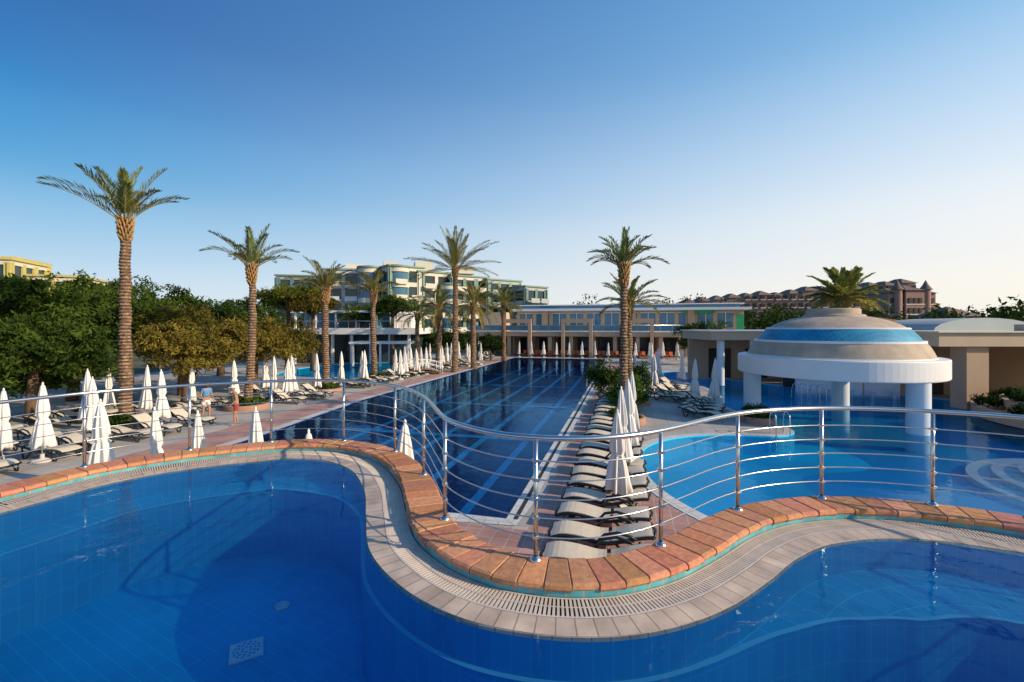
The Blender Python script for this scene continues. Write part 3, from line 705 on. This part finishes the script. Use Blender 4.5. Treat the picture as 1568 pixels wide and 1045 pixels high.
for q, a in [((9.3,22.6),2.2),((9.9,23.4),2.2),((10.3,24.2),2.1),((9.0,26.5),2.3),((9.6,27.3),2.2),((10.3,28.3),2.3),((10.6,30.2),2.0),((11.0,31.2),2.1),((9.3,32.0),2.1),((10.8,34.0),2.1),((8.7,30.5),2.2),((8.9,21.5),2.2)]: lounger(q[0], q[1], a, random.choice([0, 2]))
for s in np.arange(-12, 9.5, 1.75):
    p = Lc(s, 52.8+random.uniform(-0.1, 0.1)); parasol(p[0], p[1], 0.9)
def chair_mesh():
    m = MB([M['orange'], M['wood']])
    m.box((0,0,0.42),(0.48,0.48,0.08)); m.box((0,0.22,0.68),(0.48,0.06,0.45))
    for x in (-0.2, 0.2):
        for y in (-0.2, 0.2): m.box((x,y,0.2),(0.04,0.04,0.38),1)
    return m.mesh('terrace_chair')
CH = chair_mesh()
for s in np.arange(-11.2, 9, 1.75):
    for ds in (-0.35, 0.35):
        p = Lc(s+ds, 53.9); obj('terrace_chair', CH, None, (p[0], p[1], 0.01), -AX+ds)

def ladder(loc, rot, h=0.95):
    m = MB([M['steel']])
    for sx in (-0.25, 0.25):
        pts = catmull([(0.5, 0.0), (0.48, 0.6), (0.3, h-0.02), (0.0, h-0.08), (-0.12, 0.6), (-0.14, -0.5)], 5, False)
        m.tube([(sx, p[0], p[1]) for p in pts], 0.021, 8)
    for z in (-0.1, -0.35): m.box((0, -0.14, z), (0.5, 0.08, 0.02))
    obj('pool_ladder', m.mesh('pool_ladder'), None, (loc[0], loc[1], 0.01), rot)
ladder((10.5,17.8), math.pi*1.95); ladder((16.9,26.6), 0.3); ladder((17.7,26.2), 0.3)
ladder(Lc(-0.0,23), -AX-math.pi/2)

P = Parts()
brd = catmull([(-1.9,0.12),(-1.0,0.42),(0,0.55),(1.0,0.42),(1.9,0.12)],6,False)
for i in range(len(brd)-1):
    a, b = brd[i], brd[i+1]; P.g('deck','wood').box(((a[0]+b[0])/2,0,(a[1]+b[1])/2),(b[0]-a[0]+0.01,1.3,0.09))
for sy in (-0.62,0.62):
    for h in (0.5, 0.85): P.g('rails','white').tube([(p[0],sy,p[1]+h) for p in brd],0.03,6)
    for p in brd[::4]: P.g('rails','white').tube([(p[0],sy,p[1]),(p[0],sy,p[1]+0.87)],0.028,6)
P.finish('footbridge', (-8.2,40.6,0), 0.6)

# ------------------------------------------------------------------ dome pavilion
P = Parts(); cx, cy = 15.46, 22.0; K = 0.80
def sc(pr_): return [(r*K, z) for r, z in pr_]
w_ = P.g('white_ring', 'white')
w_.lathe(sc([(4.35,2.30),(4.9,2.06),(5.12,2.06),(5.15,2.10),(5.15,2.86),(5.12,2.9),(4.62,2.9),(4.62,2.96)]), 96, smooth=False)
w_.lathe(sc([(4.22,3.56),(4.22,3.66),(4.02,3.66)]), 96, smooth=False)
w_.lathe(sc([(3.55,4.16),(3.57,4.20),(3.50,4.24),(3.38,4.22)]), 96, smooth=False)
P.g('ceiling', 'white').lathe(sc([(4.4,2.30),(3.6,2.55),(2.0,2.8),(0.01,2.85)]), 64)
P.g('sandstone_band', 'sand').lathe(sc([(4.60,2.94),(4.50,3.15),(4.36,3.38),(4.18,3.58)]), 96)
P.g('blue_mosaic_band', 'bluetile').lathe(sc([(4.05,3.66),(3.92,3.82),(3.76,3.98),(3.56,4.16)]), 96)
P.g('sandstone_crown', 'sand').lathe(sc([(3.45,4.20),(3.1,4.38),(2.6,4.56),(2.0,4.70),(1.5,4.76)]), 96)
P.g('cap', 'sand').lathe(sc([(1.62,4.74),(1.55,4.84),(1.35,4.88),(1.35,5.10),(1.28,5.14),(0.01,5.14)]), 64, smooth=False)
for (x, y) in [(12.3,23.4),(16.4,18.45),(17.6,24.5)]:
    P.g('columns', 'whiteblue').lathe([(0.40,-0.75),(0.40,2.4)], 40, c=(x-cx, y-cy))  # column shade painted in as pale blue
P.finish('domed_pavilion', (cx, cy, 0))
P = Parts()
P.g('counter','whiteblue').box((0,0,0.35),(5.5,0.5,1.1)); P.g('counter_top','tan2').box((0,0,0.94),(5.7,0.8,0.08))
for i in range(5): P.g('stools','whiteblue').lathe([(0.12,-0.7),(0.12,0.3),(0.2,0.34),(0.2,0.42),(0.01,0.42)],20,c=(-2.2+i*1.1,-1.0))
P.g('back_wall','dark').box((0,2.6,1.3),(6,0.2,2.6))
P.finish('pool_bar', (21.3,29.2,0), -0.35)

# ------------------------------------------------------------------ buildings
def block(P, x, y, w, d, floors, fh, rz, wallm, slabm, glassm='glass', bay=3.2, z0=0, balc=True, roofm=None, part=''):
    cr, sr = math.cos(rz), math.sin(rz)
    def tr(a, b): return (x+a*cr-b*sr, y+a*sr+b*cr)
    H = floors*fh
    c = tr(0, 0); P.g('windows'+part, glassm).box((c[0], c[1], z0+H/2), (w-0.5, d-0.5, H-0.1), rz=rz)
    for f in range(floors+1):
        z = z0+f*fh; th = 0.95 if f < floors else 0.8
        P.g('spandrels'+part, slabm).box((c[0], c[1], z+(0 if f else 0.2)), (w, d, th), rz=rz)
    for sgn in (-1, 1):
        nb = max(2, int(w/bay))
        for i in range(nb+1):
            a = -w/2+0.3+(w-0.6)*i/nb; q = tr(a, sgn*(d/2-0.16)); P.g('piers'+part, wallm).box((q[0], q[1], z0+H/2), (0.8 if i % 2 else 1.2, 0.38, H), rz=rz)
        nb = max(2, int(d/bay))
        for i in range(nb+1):
            b = -d/2+0.3+(d-0.6)*i/nb; q = tr(sgn*(w/2-0.16), b); P.g('piers'+part, wallm).box((q[0], q[1], z0+H/2), (0.38, 0.8 if i % 2 else 1.2, H), rz=rz)
    if balc:
        nb = max(2, int(w/bay))
        for f in range(1, floors):
            for i in range(nb):
                a = -w/2+0.3+(w-0.6)*(i+0.5)/nb
                if (i+f) % 3 == 2: continue
                q = tr(a, -d/2-0.7); P.g('balconies'+part, slabm).box((q[0], q[1], z0+f*fh), (2.6, 1.5, 0.22), rz=rz)
                q = tr(a, -d/2-1.4); P.g('balconies'+part, slabm).box((q[0], q[1], z0+f*fh+0.55), (2.62, 0.12, 0.85), rz=rz)
    q = tr(0, 0); P.g('roof'+part, roofm or wallm).box((q[0], q[1], z0+H+0.55), (w+0.6, d+0.6, 0.35), rz=rz)

P = Parts()
block(P, -49,112, 13,12, 5,3.1, R(12), 'teal','grey', roofm='greenroof', part='_a')
block(P, -36.5,108, 12,12, 5,3.3, R(8), 'grey','whiteblue', part='_b')
block(P, -26.5,104, 8,12, 5,3.35, R(38), 'greenroof','cream', part='_c')
block(P, -20.5,108, 9,11, 5,3.2, R(38), 'cream','cream', roofm='greenroof', part='_d')
block(P, -13,112, 10,11, 5,3.1, R(36), 'teal','cream', roofm='greenroof', part='_e')
block(P, -5,116, 10,11, 5,3.0, R(36), 'greenroof','grey', part='_f')
block(P, 2,114, 7,12, 4,3.3, R(40), 'teal','grey', roofm='greenroof', part='_g')
for (x, y, r_, fl) in [(-31.5,101,2.4,5),(-25.0,99.5,2.6,5),(-14.5,105.5,2.3,4)]:
    P.g('tower_glass','blueglass').lathe([(r_-0.25,0),(r_-0.25,fl*3.3)],32,c=(x,y))
    for f in range(fl+1): P.g('tower_bands','cream').lathe([(r_-0.3,f*3.3-0.5),(r_,f*3.3-0.5),(r_,f*3.3+0.55),(r_-0.3,f*3.3+0.55)],32,c=(x,y),smooth=False)
    P.g('tower_roof','greenroof').lathe([(r_+0.3,fl*3.3+0.5),(r_+0.3,fl*3.3+0.9),(0.01,fl*3.3+1.3)],32,c=(x,y),smooth=False)
for (x,y,w2,h2) in [(-37,108,4,1.8),(-21,108,4,2.4),(-12,112,5,1.6),(-28,105,3,2.0)]:
    P.g('rooftop_units','cream').box((x,y,17+h2/2),(w2,4,h2),rz=0.3)
P.finish('hotel_building')

P = Parts()
block(P, -88,78, 9,10, 4,3.7, R(20),'yellow','cream',roofm='yellow',part='_a')
block(P, -79.5,82, 7,10, 3,4.1, R(20),'yellow','cream',roofm='yellow',part='_b')
block(P, -97,84, 14,10, 5,3.2, R(20),'yellow','cream',roofm='yellow',part='_c')
P.finish('yellow_apartment_building')

P = Parts()
P.g('lower_glass','glass').box((0,1.5,1.7),(13.6,6,3.4))
P.g('terrace_slab','white').box((0.3,0,3.75),(15,9.5,0.7))
for x in np.arange(-6.6,7.4,2.2): P.g('columns','white').box((x,-3.6,1.7),(0.28,0.28,3.4))
P.g('upper_glass','blueglass').box((-2.5,2,5.0),(9,5,1.8))
P.g('roof','white').box((-1.5,1.2,6.02),(13,7.5,0.26))
for x in np.arange(-7.2,5.2,2.4): P.g('columns','white').box((x,-2.2,5.0),(0.2,0.2,1.8))
P.g('railing','steel').tube([(-7.2,-4.6,4.9),(7.6,-4.6,4.9)],0.04,6)
for x in np.arange(-7.2,7.8,1.2): P.g('railing','steel').tube([(x,-4.6,4.1),(x,-4.6,4.9)],0.025,6)
P.g('stair_wall','white').box((-7.8,-3.5,1.2),(1.6,5.5,2.4)); P.g('back_wall','white').box((4.5,3,5.0),(2.5,4,1.8))
P.g('lower_canopy','white').box((4.5,-6.2,2.55),(6.5,3.2,0.22))
for x in (1.6,4.5,7.4): P.g('columns','white').box((x,-7.5,1.24),(0.18,0.18,2.4))
P.finish('white_terrace_building', (-18.3,56,0), -0.02)

P = Parts()
SL, SR = -20.0, 10.0; mid = (SL+SR)/2; wd = SR-SL
P.g('inner_wall','tan').box((mid,6.0,1.5),(wd,0.3,3.0))
for s in np.arange(SL+1.6,SR-1,3.0):
    P.g('doors','glass').box((s,5.8,1.3),(2.2,0.12,2.5))
    P.g('columns','tan2').box((s-1.5,0.3,1.45),(0.5,0.55,2.9))
    P.g('inner_columns','tan').box((s-1.5,3.2,1.45),(0.4,0.4,2.9))
P.g('columns','tan2').box((SR-0.3,0.3,1.45),(0.6,0.55,2.9))
P.g('floor_slab','tan2').box((mid,3.2,3.2),(wd+0.4,7.2,0.62))
P.g('cornice','white').box((mid,3.2,3.56),(wd+0.7,7.5,0.10))
P.g('balustrade_glass','blueglass').box((mid,-0.2,4.05),(wd,0.04,0.7))
P.g('balustrade_rail','steel').tube([(SL,-0.2,4.45),(SR,-0.2,4.45)],0.035,6)
for s in np.arange(SL,SR+0.1,1.5): P.g('balustrade_rail','steel').tube([(s,-0.2,3.6),(s,-0.2,4.45)],0.025,6)
for s in (-12.5,-4.0,4.0):
    for ds in (-1.9,1.9): P.g('portals','tan').box((s+ds,-0.9,2.6),(0.45,0.45,5.2))
    P.g('portals','tan').box((s,-0.9,5.05),(4.25,0.46,0.55))
U0, U1 = -14.0, 18.5
P.g('upper_wall','tan2').box(((U0+U1)/2,8.5,5.1),(U1-U0,6,3.0))
for i, s in enumerate(np.arange(U0+1.5,U1-1,2.6)):
    P.g('upper_windows','blueglass').box((s,5.46,5.2),(2.0,0.1,2.1)); P.g('window_frames','white').box((s,5.42,6.3),(2.2,0.14,0.1)); P.g('window_frames','white').box((s,5.4,5.2),(0.08,0.1,2.1))
for s in (-9.5,3.5,11.5): P.g('upper_piers','tan').box((s,5.1,5.1),(0.9,0.5,3.0))
P.g('roof','whiteblue').box(((U0+U1)/2,8.0,6.78),(U1-U0+1.2,8.4,0.35))
P.g('roof_glazing','blueglass').box(((U0+U1)/2,8.5,7.2),(U1-U0-1,6,0.5))
P.g('roof_top','white').box(((U0+U1)/2,8.5,7.52),(U1-U0,6.6,0.14))
P.g('right_wing','tan2').box((14.2,5.5,1.8),(7.6,5.4,3.6))
for s in (11.6,14.2,16.8): P.g('right_windows','glass').box((s,2.78,1.6),(1.5,0.1,2.2))
P.g('netting','net').box((12.5,5.0,6.6),(4.2,0.08,0.9)); P.g('netting','net').box((17.9,5.0,4.6),(0.9,0.08,2.8))
P.g('stair_block','tan2').box((-16.8,4.5,5.0),(4.0,5,2.8))
pc = Lc(0, 54.2); P.finish('terrace_restaurant_building', (pc[0], pc[1], 0), -AX)

P = Parts()
P.g('roof_slab','tan2').box((27,35.5,3.62),(25.5,5.5,0.62)); P.g('roof_trim','white').box((27,35.5,3.97),(25.8,5.8,0.08))
for x in (15.2,17.6,20.0,23.2,26.4,29.6,32.8): P.g('columns','whiteblue').lathe([(0.26,0),(0.26,3.32)],20,c=(x,33.3))
P.g('back_wall','tan').box((27,37.6,1.65),(25,0.3,3.3))
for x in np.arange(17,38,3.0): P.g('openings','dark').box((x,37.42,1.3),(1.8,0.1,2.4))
P.finish('beige_colonnade_building')
P = Parts()
P.g('roof_slab','tan2').box((29.2,26.6,3.62),(14.5,6.2,0.72)); P.g('roof_trim','cream').box((29.2,26.6,4.02),(14.8,6.5,0.08))
for (x, y) in [(23.0,24.4),(27.5,24.3),(31.5,24.3)]: P.g('piers','tan').box((x+1.2,y-0.2,1.6),(1.15,0.9,3.26))
P.g('front_wall','tan2').box((30.9,23.9,2.0),(4.6,0.35,4.0)); P.g('parapet','tan2').box((29.8,23.7,4.15),(7.0,0.5,0.5))
P.g('back_wall','tan').box((28,28.8,1.6),(12,0.3,3.2))
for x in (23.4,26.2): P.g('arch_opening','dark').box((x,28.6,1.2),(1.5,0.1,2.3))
vs = []; fs = []
for i in range(13):
    a = math.pi*i/12
    for yy in (27.2, 31.5): vs.append((28.2-3.1*math.cos(a), yy, 4.06+0.75*math.sin(a)))
for i in range(12): fs.append((2*i, 2*i+1, 2*i+3, 2*i+2))
fs.append(tuple(2*i for i in range(13)))
P.g('barrel_roof','grey').add(vs, fs)
P.g('sloping_roof','roofred').add([(24.5,33,5.2),(24.5,38,5.8),(27,39,5.8),(33.5,36,4.1),(33.5,33,4.0),(24.5,33,4.0),(24.5,39,4.0)],[(0,1,2,3,4),(5,0,4),(6,1,0,5)])
P.finish('beige_pool_building')
P = Parts()
for i, (rr, h) in enumerate([(6.6,0.45),(5.6,0.85),(4.6,1.25),(3.6,1.6)]):
    P.g('tiers','tan').lathe([(rr,0),(rr,h),(rr-0.25,h+0.02),(rr-0.28,h-0.12),(0.01,h-0.1)],72,c=(0,0),smooth=False)
P.finish('tiered_stone_terrace', (28.0,18.6,0))
for i in range(26):
    a = R(110+i*8.5); rr = random.choice([6.05,5.05,4.0]); h = {6.05:0.35,5.05:0.75,4.0:1.15}[rr]
    o = shrub('terrace_shrub', (28+rr*math.cos(a), 18.6+rr*math.sin(a)), 0.5, 0.34, 700, random.choice([G1, G2, GD]), 200+i, 0.07); o.location.z = h
for i, q in enumerate([(36,26),(34,20),(37,31),(33,16)]): tree('olive_tree', q, lobes_round(2.0,1.5,2.6,6,300+i), 4000, 0.13, G2, (2,0.15), 300+i)

P = Parts(); rs = random.Random(5)
n = 15
for i in range(n):
    f = i/(n-1); x = 68+f*72; y = 178-f*12; h = 13.0+6.5*f+rs.uniform(-0.6, 0.6); w2 = 5.0
    P.g('walls','brickred').box((x,y,h/2),(w2+0.3,10,h),rz=-0.15)
    for z in np.arange(2, h-1, 3.0):
        for dx in (-1.3, 1.3): P.g('windows','dark').box((x+dx,y-5.1,z+1),(1.4,0.5,1.5),rz=-0.15); P.g('balconies','cream').box((x+dx,y-5.4,z+0.1),(1.8,0.6,0.3),rz=-0.15)
    b = [(x-2.9,y-5.4,h),(x+2.9,y-5.4,h),(x+2.9,y+5.4,h),(x-2.9,y+5.4,h),(x,y-1.5,h+1.9),(x,y+1.5,h+1.9)]
    P.g('roofs','roofbrown').add(b,[(0,1,4),(1,2,5,4),(2,3,5),(3,0,4,5),(3,2,1,0)])
P.finish('brick_hotel_building')
P = Parts()
for (x,y,w2,h) in [(115,141,5.5,14.2),(119.5,140,5.5,15.0),(124,141,5,14.2),(128.5,144,4,11)]:
    P.g('walls','brickred').box((x,y,h/2),(w2,9,h))
    for z in np.arange(2,h-1,3.0):
        for dx in (-1.5,0,1.5): P.g('windows','dark').box((x+dx,y-4.6,z+1),(0.9,0.3,1.5))
        P.g('bands','cream').box((x,y-4.55,z-0.2),(w2+0.05,0.2,0.3))
    P.g('roofs','roofbrown').add([(x-w2/2-.4,y-5,h),(x+w2/2+.4,y-5,h),(x+w2/2+.4,y+5,h),(x-w2/2-.4,y+5,h),(x,y,h+2.0)],[(0,1,4),(1,2,4),(2,3,4),(3,0,4)])
for (x,y,h) in [(115.0,136.5,15.2),(123.5,136.5,15.2)]:
    P.g('towers','brickred').lathe([(1.2,0),(1.2,h)],16,c=(x,y)); P.g('tower_roofs','roofbrown').lathe([(1.7,h),(0.8,h+1.3),(0.01,h+3.0)],16,c=(x,y))
P.finish('castle_hotel_building')
P = Parts()
for (x,y) in [(-2,-2),(2,-2),(2,2),(-2,2)]: P.g('posts','brickred').box((x,y,2.9),(0.35,0.35,5.8))
P.g('roof','roofbrown').add([(-3,-3,5.8),(3,-3,5.8),(3,3,5.8),(-3,3,5.8),(0,0,7.4)],[(0,1,4),(1,2,4),(2,3,4),(3,0,4),(3,2,1,0)])
P.finish('gazebo', (67.5,71,0))

# ------------------------------------------------------------------ people
def skin_obj(name, verts, edges, rad, root, material, parent, lv=2):
    me = bpy.data.meshes.new(name); me.from_pydata(verts, edges, []); o = obj(name+'_tmp', me)
    bpy.context.view_layer.objects.active = o
    sk = o.modifiers.new('s', 'SKIN'); sk.use_smooth_shade = True
    sub = o.modifiers.new('u', 'SUBSURF'); sub.levels = lv; sub.render_levels = lv
    lay = me.skin_vertices[0]
    for i, r_ in enumerate(rad):
        lay.data[i].radius = r_ if hasattr(r_, '__len__') else (r_, r_); lay.data[i].use_root = (i == root)
    dg = bpy.context.evaluated_depsgraph_get(); m2 = bpy.data.meshes.new_from_object(o.evaluated_get(dg))
    bpy.data.objects.remove(o); m2.materials.clear(); m2.materials.append(material)
    for p in m2.polygons: p.use_smooth = True
    return obj(name, m2, parent)
def person(name, loc, rotz, shortm, top=None, cap=True):
    e = empty(name, (loc[0], loc[1], 0.01), rotz)
    V = [(0,0,.93),(0,-.02,1.08),(0,-.05,1.25),(0,-.07,1.38),(0,-.10,1.47),(0,-.125,1.54),(0,-.13,1.62)]
    Rr = [(.155,.115),(.15,.115),(.165,.115),(.145,.09),.052,(.07,.08),(.078,.09)]; E = [(i,i+1) for i in range(6)]
    def ch(start, pts, rr):
        p = start
        for q, r_ in zip(pts, rr): V.append(q); Rr.append(r_); E.append((p, len(V)-1)); p = len(V)-1
        return p
    for s in (-1, 1):
        fw = -0.10 if s > 0 else 0.04
        ch(0, [(s*.095,fw*.1,.84),(s*.11,-.03+fw*.6,.48),(s*.11,.03+fw,.10),(s*.12,-.06+fw,.04),(s*.125,-.15+fw,.03)], [.088,.056,.036,.036,.028])
        pal = ch(3, [(s*.17,-.07,1.38),(s*.23,-.03,1.12),(s*.22,-.20,.95),(s*.21,-.25,.90)], [.052,.040,.026,.030])
        for k2, (dx, l) in enumerate([(-.024,.07),(-.008,.082),(.008,.078),(.022,.062)]):
            b = V[pal]; ch(pal, [(b[0]+dx,b[1]-.03,b[2]-.03),(b[0]+dx,b[1]-.03-l*.3,b[2]-.03-l*.7)], [.009,.008])
        b = V[pal]; ch(pal, [(b[0]-s*.035,b[1]-.01,b[2]),(b[0]-s*.045,b[1]-.035,b[2]-.02)], [.010,.009])
    skin_obj('body', V, E, Rr, 0, M['skin'], e)
    f = MB([M['skin'], M['hair'] if cap else M['brownhair'], M['dark'], M['cap']])
    f.lathe([(0.0,-.13),(.05,-.12),(.082,-.04),(.092,.03),(.086,.07),(.05,.115),(0.0,.125)], 20, 0)
    f.add([(-.015,-.09,-.01),(.015,-.09,-.01),(0,-.09,.035),(0,-.118,-.008)], [(0,1,3),(1,2,3),(2,0,3)], 0)
    for s in (-1, 1):
        f.lathe([(0,-.008),(.009,0),(0,.008)], 8, 2, c=(s*.03,-.083)); f.box((s*.093,.005,0),(.012,.035,.055),0)
    f.box((0,-.084,-.05),(.045,.008,.01),2)
    if cap:
        f.lathe([(.095,.03),(.097,.06),(.08,.11),(.04,.135),(0,.14)], 20, 3); f.box((0,-.12,.045),(.13,.09,.012),3)
        f.lathe([(.096,-.03),(.098,.0),(.096,.032)], 20, 1, c=(0,.006))
    else:
        f.lathe([(.085,-.14),(.1,-.05),(.102,.04),(.09,.1),(.045,.135),(0,.14)], 20, 1, c=(0,.022))
    obj('head', f.mesh('head'), e, (0,-.135,1.60))
    SV = [(0,0,.96),(0,0,.90),(-.10,0,.82),(-.112,.0,.62),(.10,-.02,.82),(.112,-.05,.62)]
    skin_obj('shorts', SV, [(0,1),(1,2),(2,3),(1,4),(4,5)], [(.165,.125),(.16,.125),.105,.095,.105,.095], 1, M[shortm], e)
    if top:
        TV = [(0,-.01,.98),(0,-.02,1.08),(0,-.05,1.25),(0,-.07,1.38),(0,-.09,1.43),(-.17,-.07,1.38),(-.215,-.04,1.22),(.17,-.07,1.38),(.215,-.04,1.22)]
        skin_obj('blouse', TV, [(0,1),(1,2),(2,3),(3,4),(3,5),(5,6),(3,7),(7,8)], [(.17,.135),(.165,.13),(.178,.128),(.155,.102),(.08,.08),.062,.056,.062,.056], 0, M[top], e)
    return e
person('man', (-12.0,19.9), R(-50), 'shorts')
person('woman', (-14.2,21.2), R(60), 'cap', 'blouse', False)

# ------------------------------------------------------------------ light, world, camera
SAZ, SEL = R(110), R(25)
sd = Vector((math.sin(SAZ)*math.cos(SEL), math.cos(SAZ)*math.cos(SEL), math.sin(SEL)))
sun = bpy.data.lights.new('sun', 'SUN'); sun.energy = 5.0; sun.angle = R(0.5); sun.color = (1.0, 0.80, 0.55)
so = bpy.data.objects.new('sun', sun); link(so); so.rotation_euler = sd.to_track_quat('Z', 'Y').to_euler(); so.location = (20, -10, 30)
wd_ = bpy.data.worlds.new('World'); scene.world = wd_; wd_.use_nodes = True; nt = wd_.node_tree
bg = nt.nodes['Background']; bg.inputs['Strength'].default_value = 0.15
sk = nt.nodes.new('ShaderNodeTexSky'); sk.sky_type = 'NISHITA'; sk.sun_disc = False; sk.sun_elevation = SEL; sk.sun_rotation = SAZ
sk.altitude = 0; sk.air_density = 1.0; sk.dust_density = 1.0; sk.ozone_density = 1.6
tc = nt.nodes.new('ShaderNodeTexCoord'); sx = nt.nodes.new('ShaderNodeSeparateXYZ'); nt.links.new(tc.outputs['Generated'], sx.inputs[0])
def ramp(stops):
    r = nt.nodes.new('ShaderNodeValToRGB'); r.color_ramp.interpolation = 'CARDINAL'; el = r.color_ramp.elements
    el[0].position, el[0].color = stops[0][0], c4(stops[0][1]); el[1].position, el[1].color = stops[-1][0], c4(stops[-1][1])
    for p_, c_ in stops[1:-1]: e_ = el.new(p_); e_.color = c4(c_)
    nt.links.new(sx.outputs['Z'], r.inputs[0]); return r
rL = ramp([(0.0,(.66,.78,.88)),(0.10,(.46,.66,.85)),(0.22,(.13,.42,.73)),(0.34,(.008,.23,.58)),(0.46,(0.0,.11,.40)),(0.8,(0.0,.07,.30))])
rR = ramp([(0.0,(1.0,.93,.82)),(0.10,(.98,.95,.90)),(0.24,(.80,.89,.97)),(0.43,(.36,.62,.90)),(0.6,(.16,.41,.76)),(0.9,(.05,.22,.56))])
mr = nt.nodes.new('ShaderNodeMapRange'); mr.inputs['From Min'].default_value = -0.8; mr.inputs['From Max'].default_value = 0.8; nt.links.new(sx.outputs['X'], mr.inputs['Value'])
m1 = nt.nodes.new('ShaderNodeMix'); m1.data_type = 'RGBA'; nt.links.new(mr.outputs[0], m1.inputs['Factor']); nt.links.new(rL.outputs[0], m1.inputs['A']); nt.links.new(rR.outputs[0], m1.inputs['B'])
sc_ = nt.nodes.new('ShaderNodeVectorMath'); sc_.operation = 'SCALE'; sc_.inputs['Scale'].default_value = 1/0.15; nt.links.new(m1.outputs['Result'], sc_.inputs[0])
m2 = nt.nodes.new('ShaderNodeMix'); m2.data_type = 'RGBA'; m2.inputs['Factor'].default_value = 0.93
nt.links.new(sk.outputs[0], m2.inputs['A']); nt.links.new(sc_.outputs[0], m2.inputs['B']); nt.links.new(m2.outputs['Result'], bg.inputs['Color'])
cam = bpy.data.cameras.new('camera'); co = bpy.data.objects.new('camera', cam); link(co)
co.location = (0, 0, 4.3); co.rotation_euler = (R(90), 0, 0); cam.sensor_width = 36; cam.lens = 700/1568*36
cam.shift_y = -22.5/1568; cam.clip_start = 0.05; cam.clip_end = 6000; scene.camera = co
scene.view_settings.view_transform = 'Standard'; scene.view_settings.look = 'None'; scene.view_settings.exposure = 0
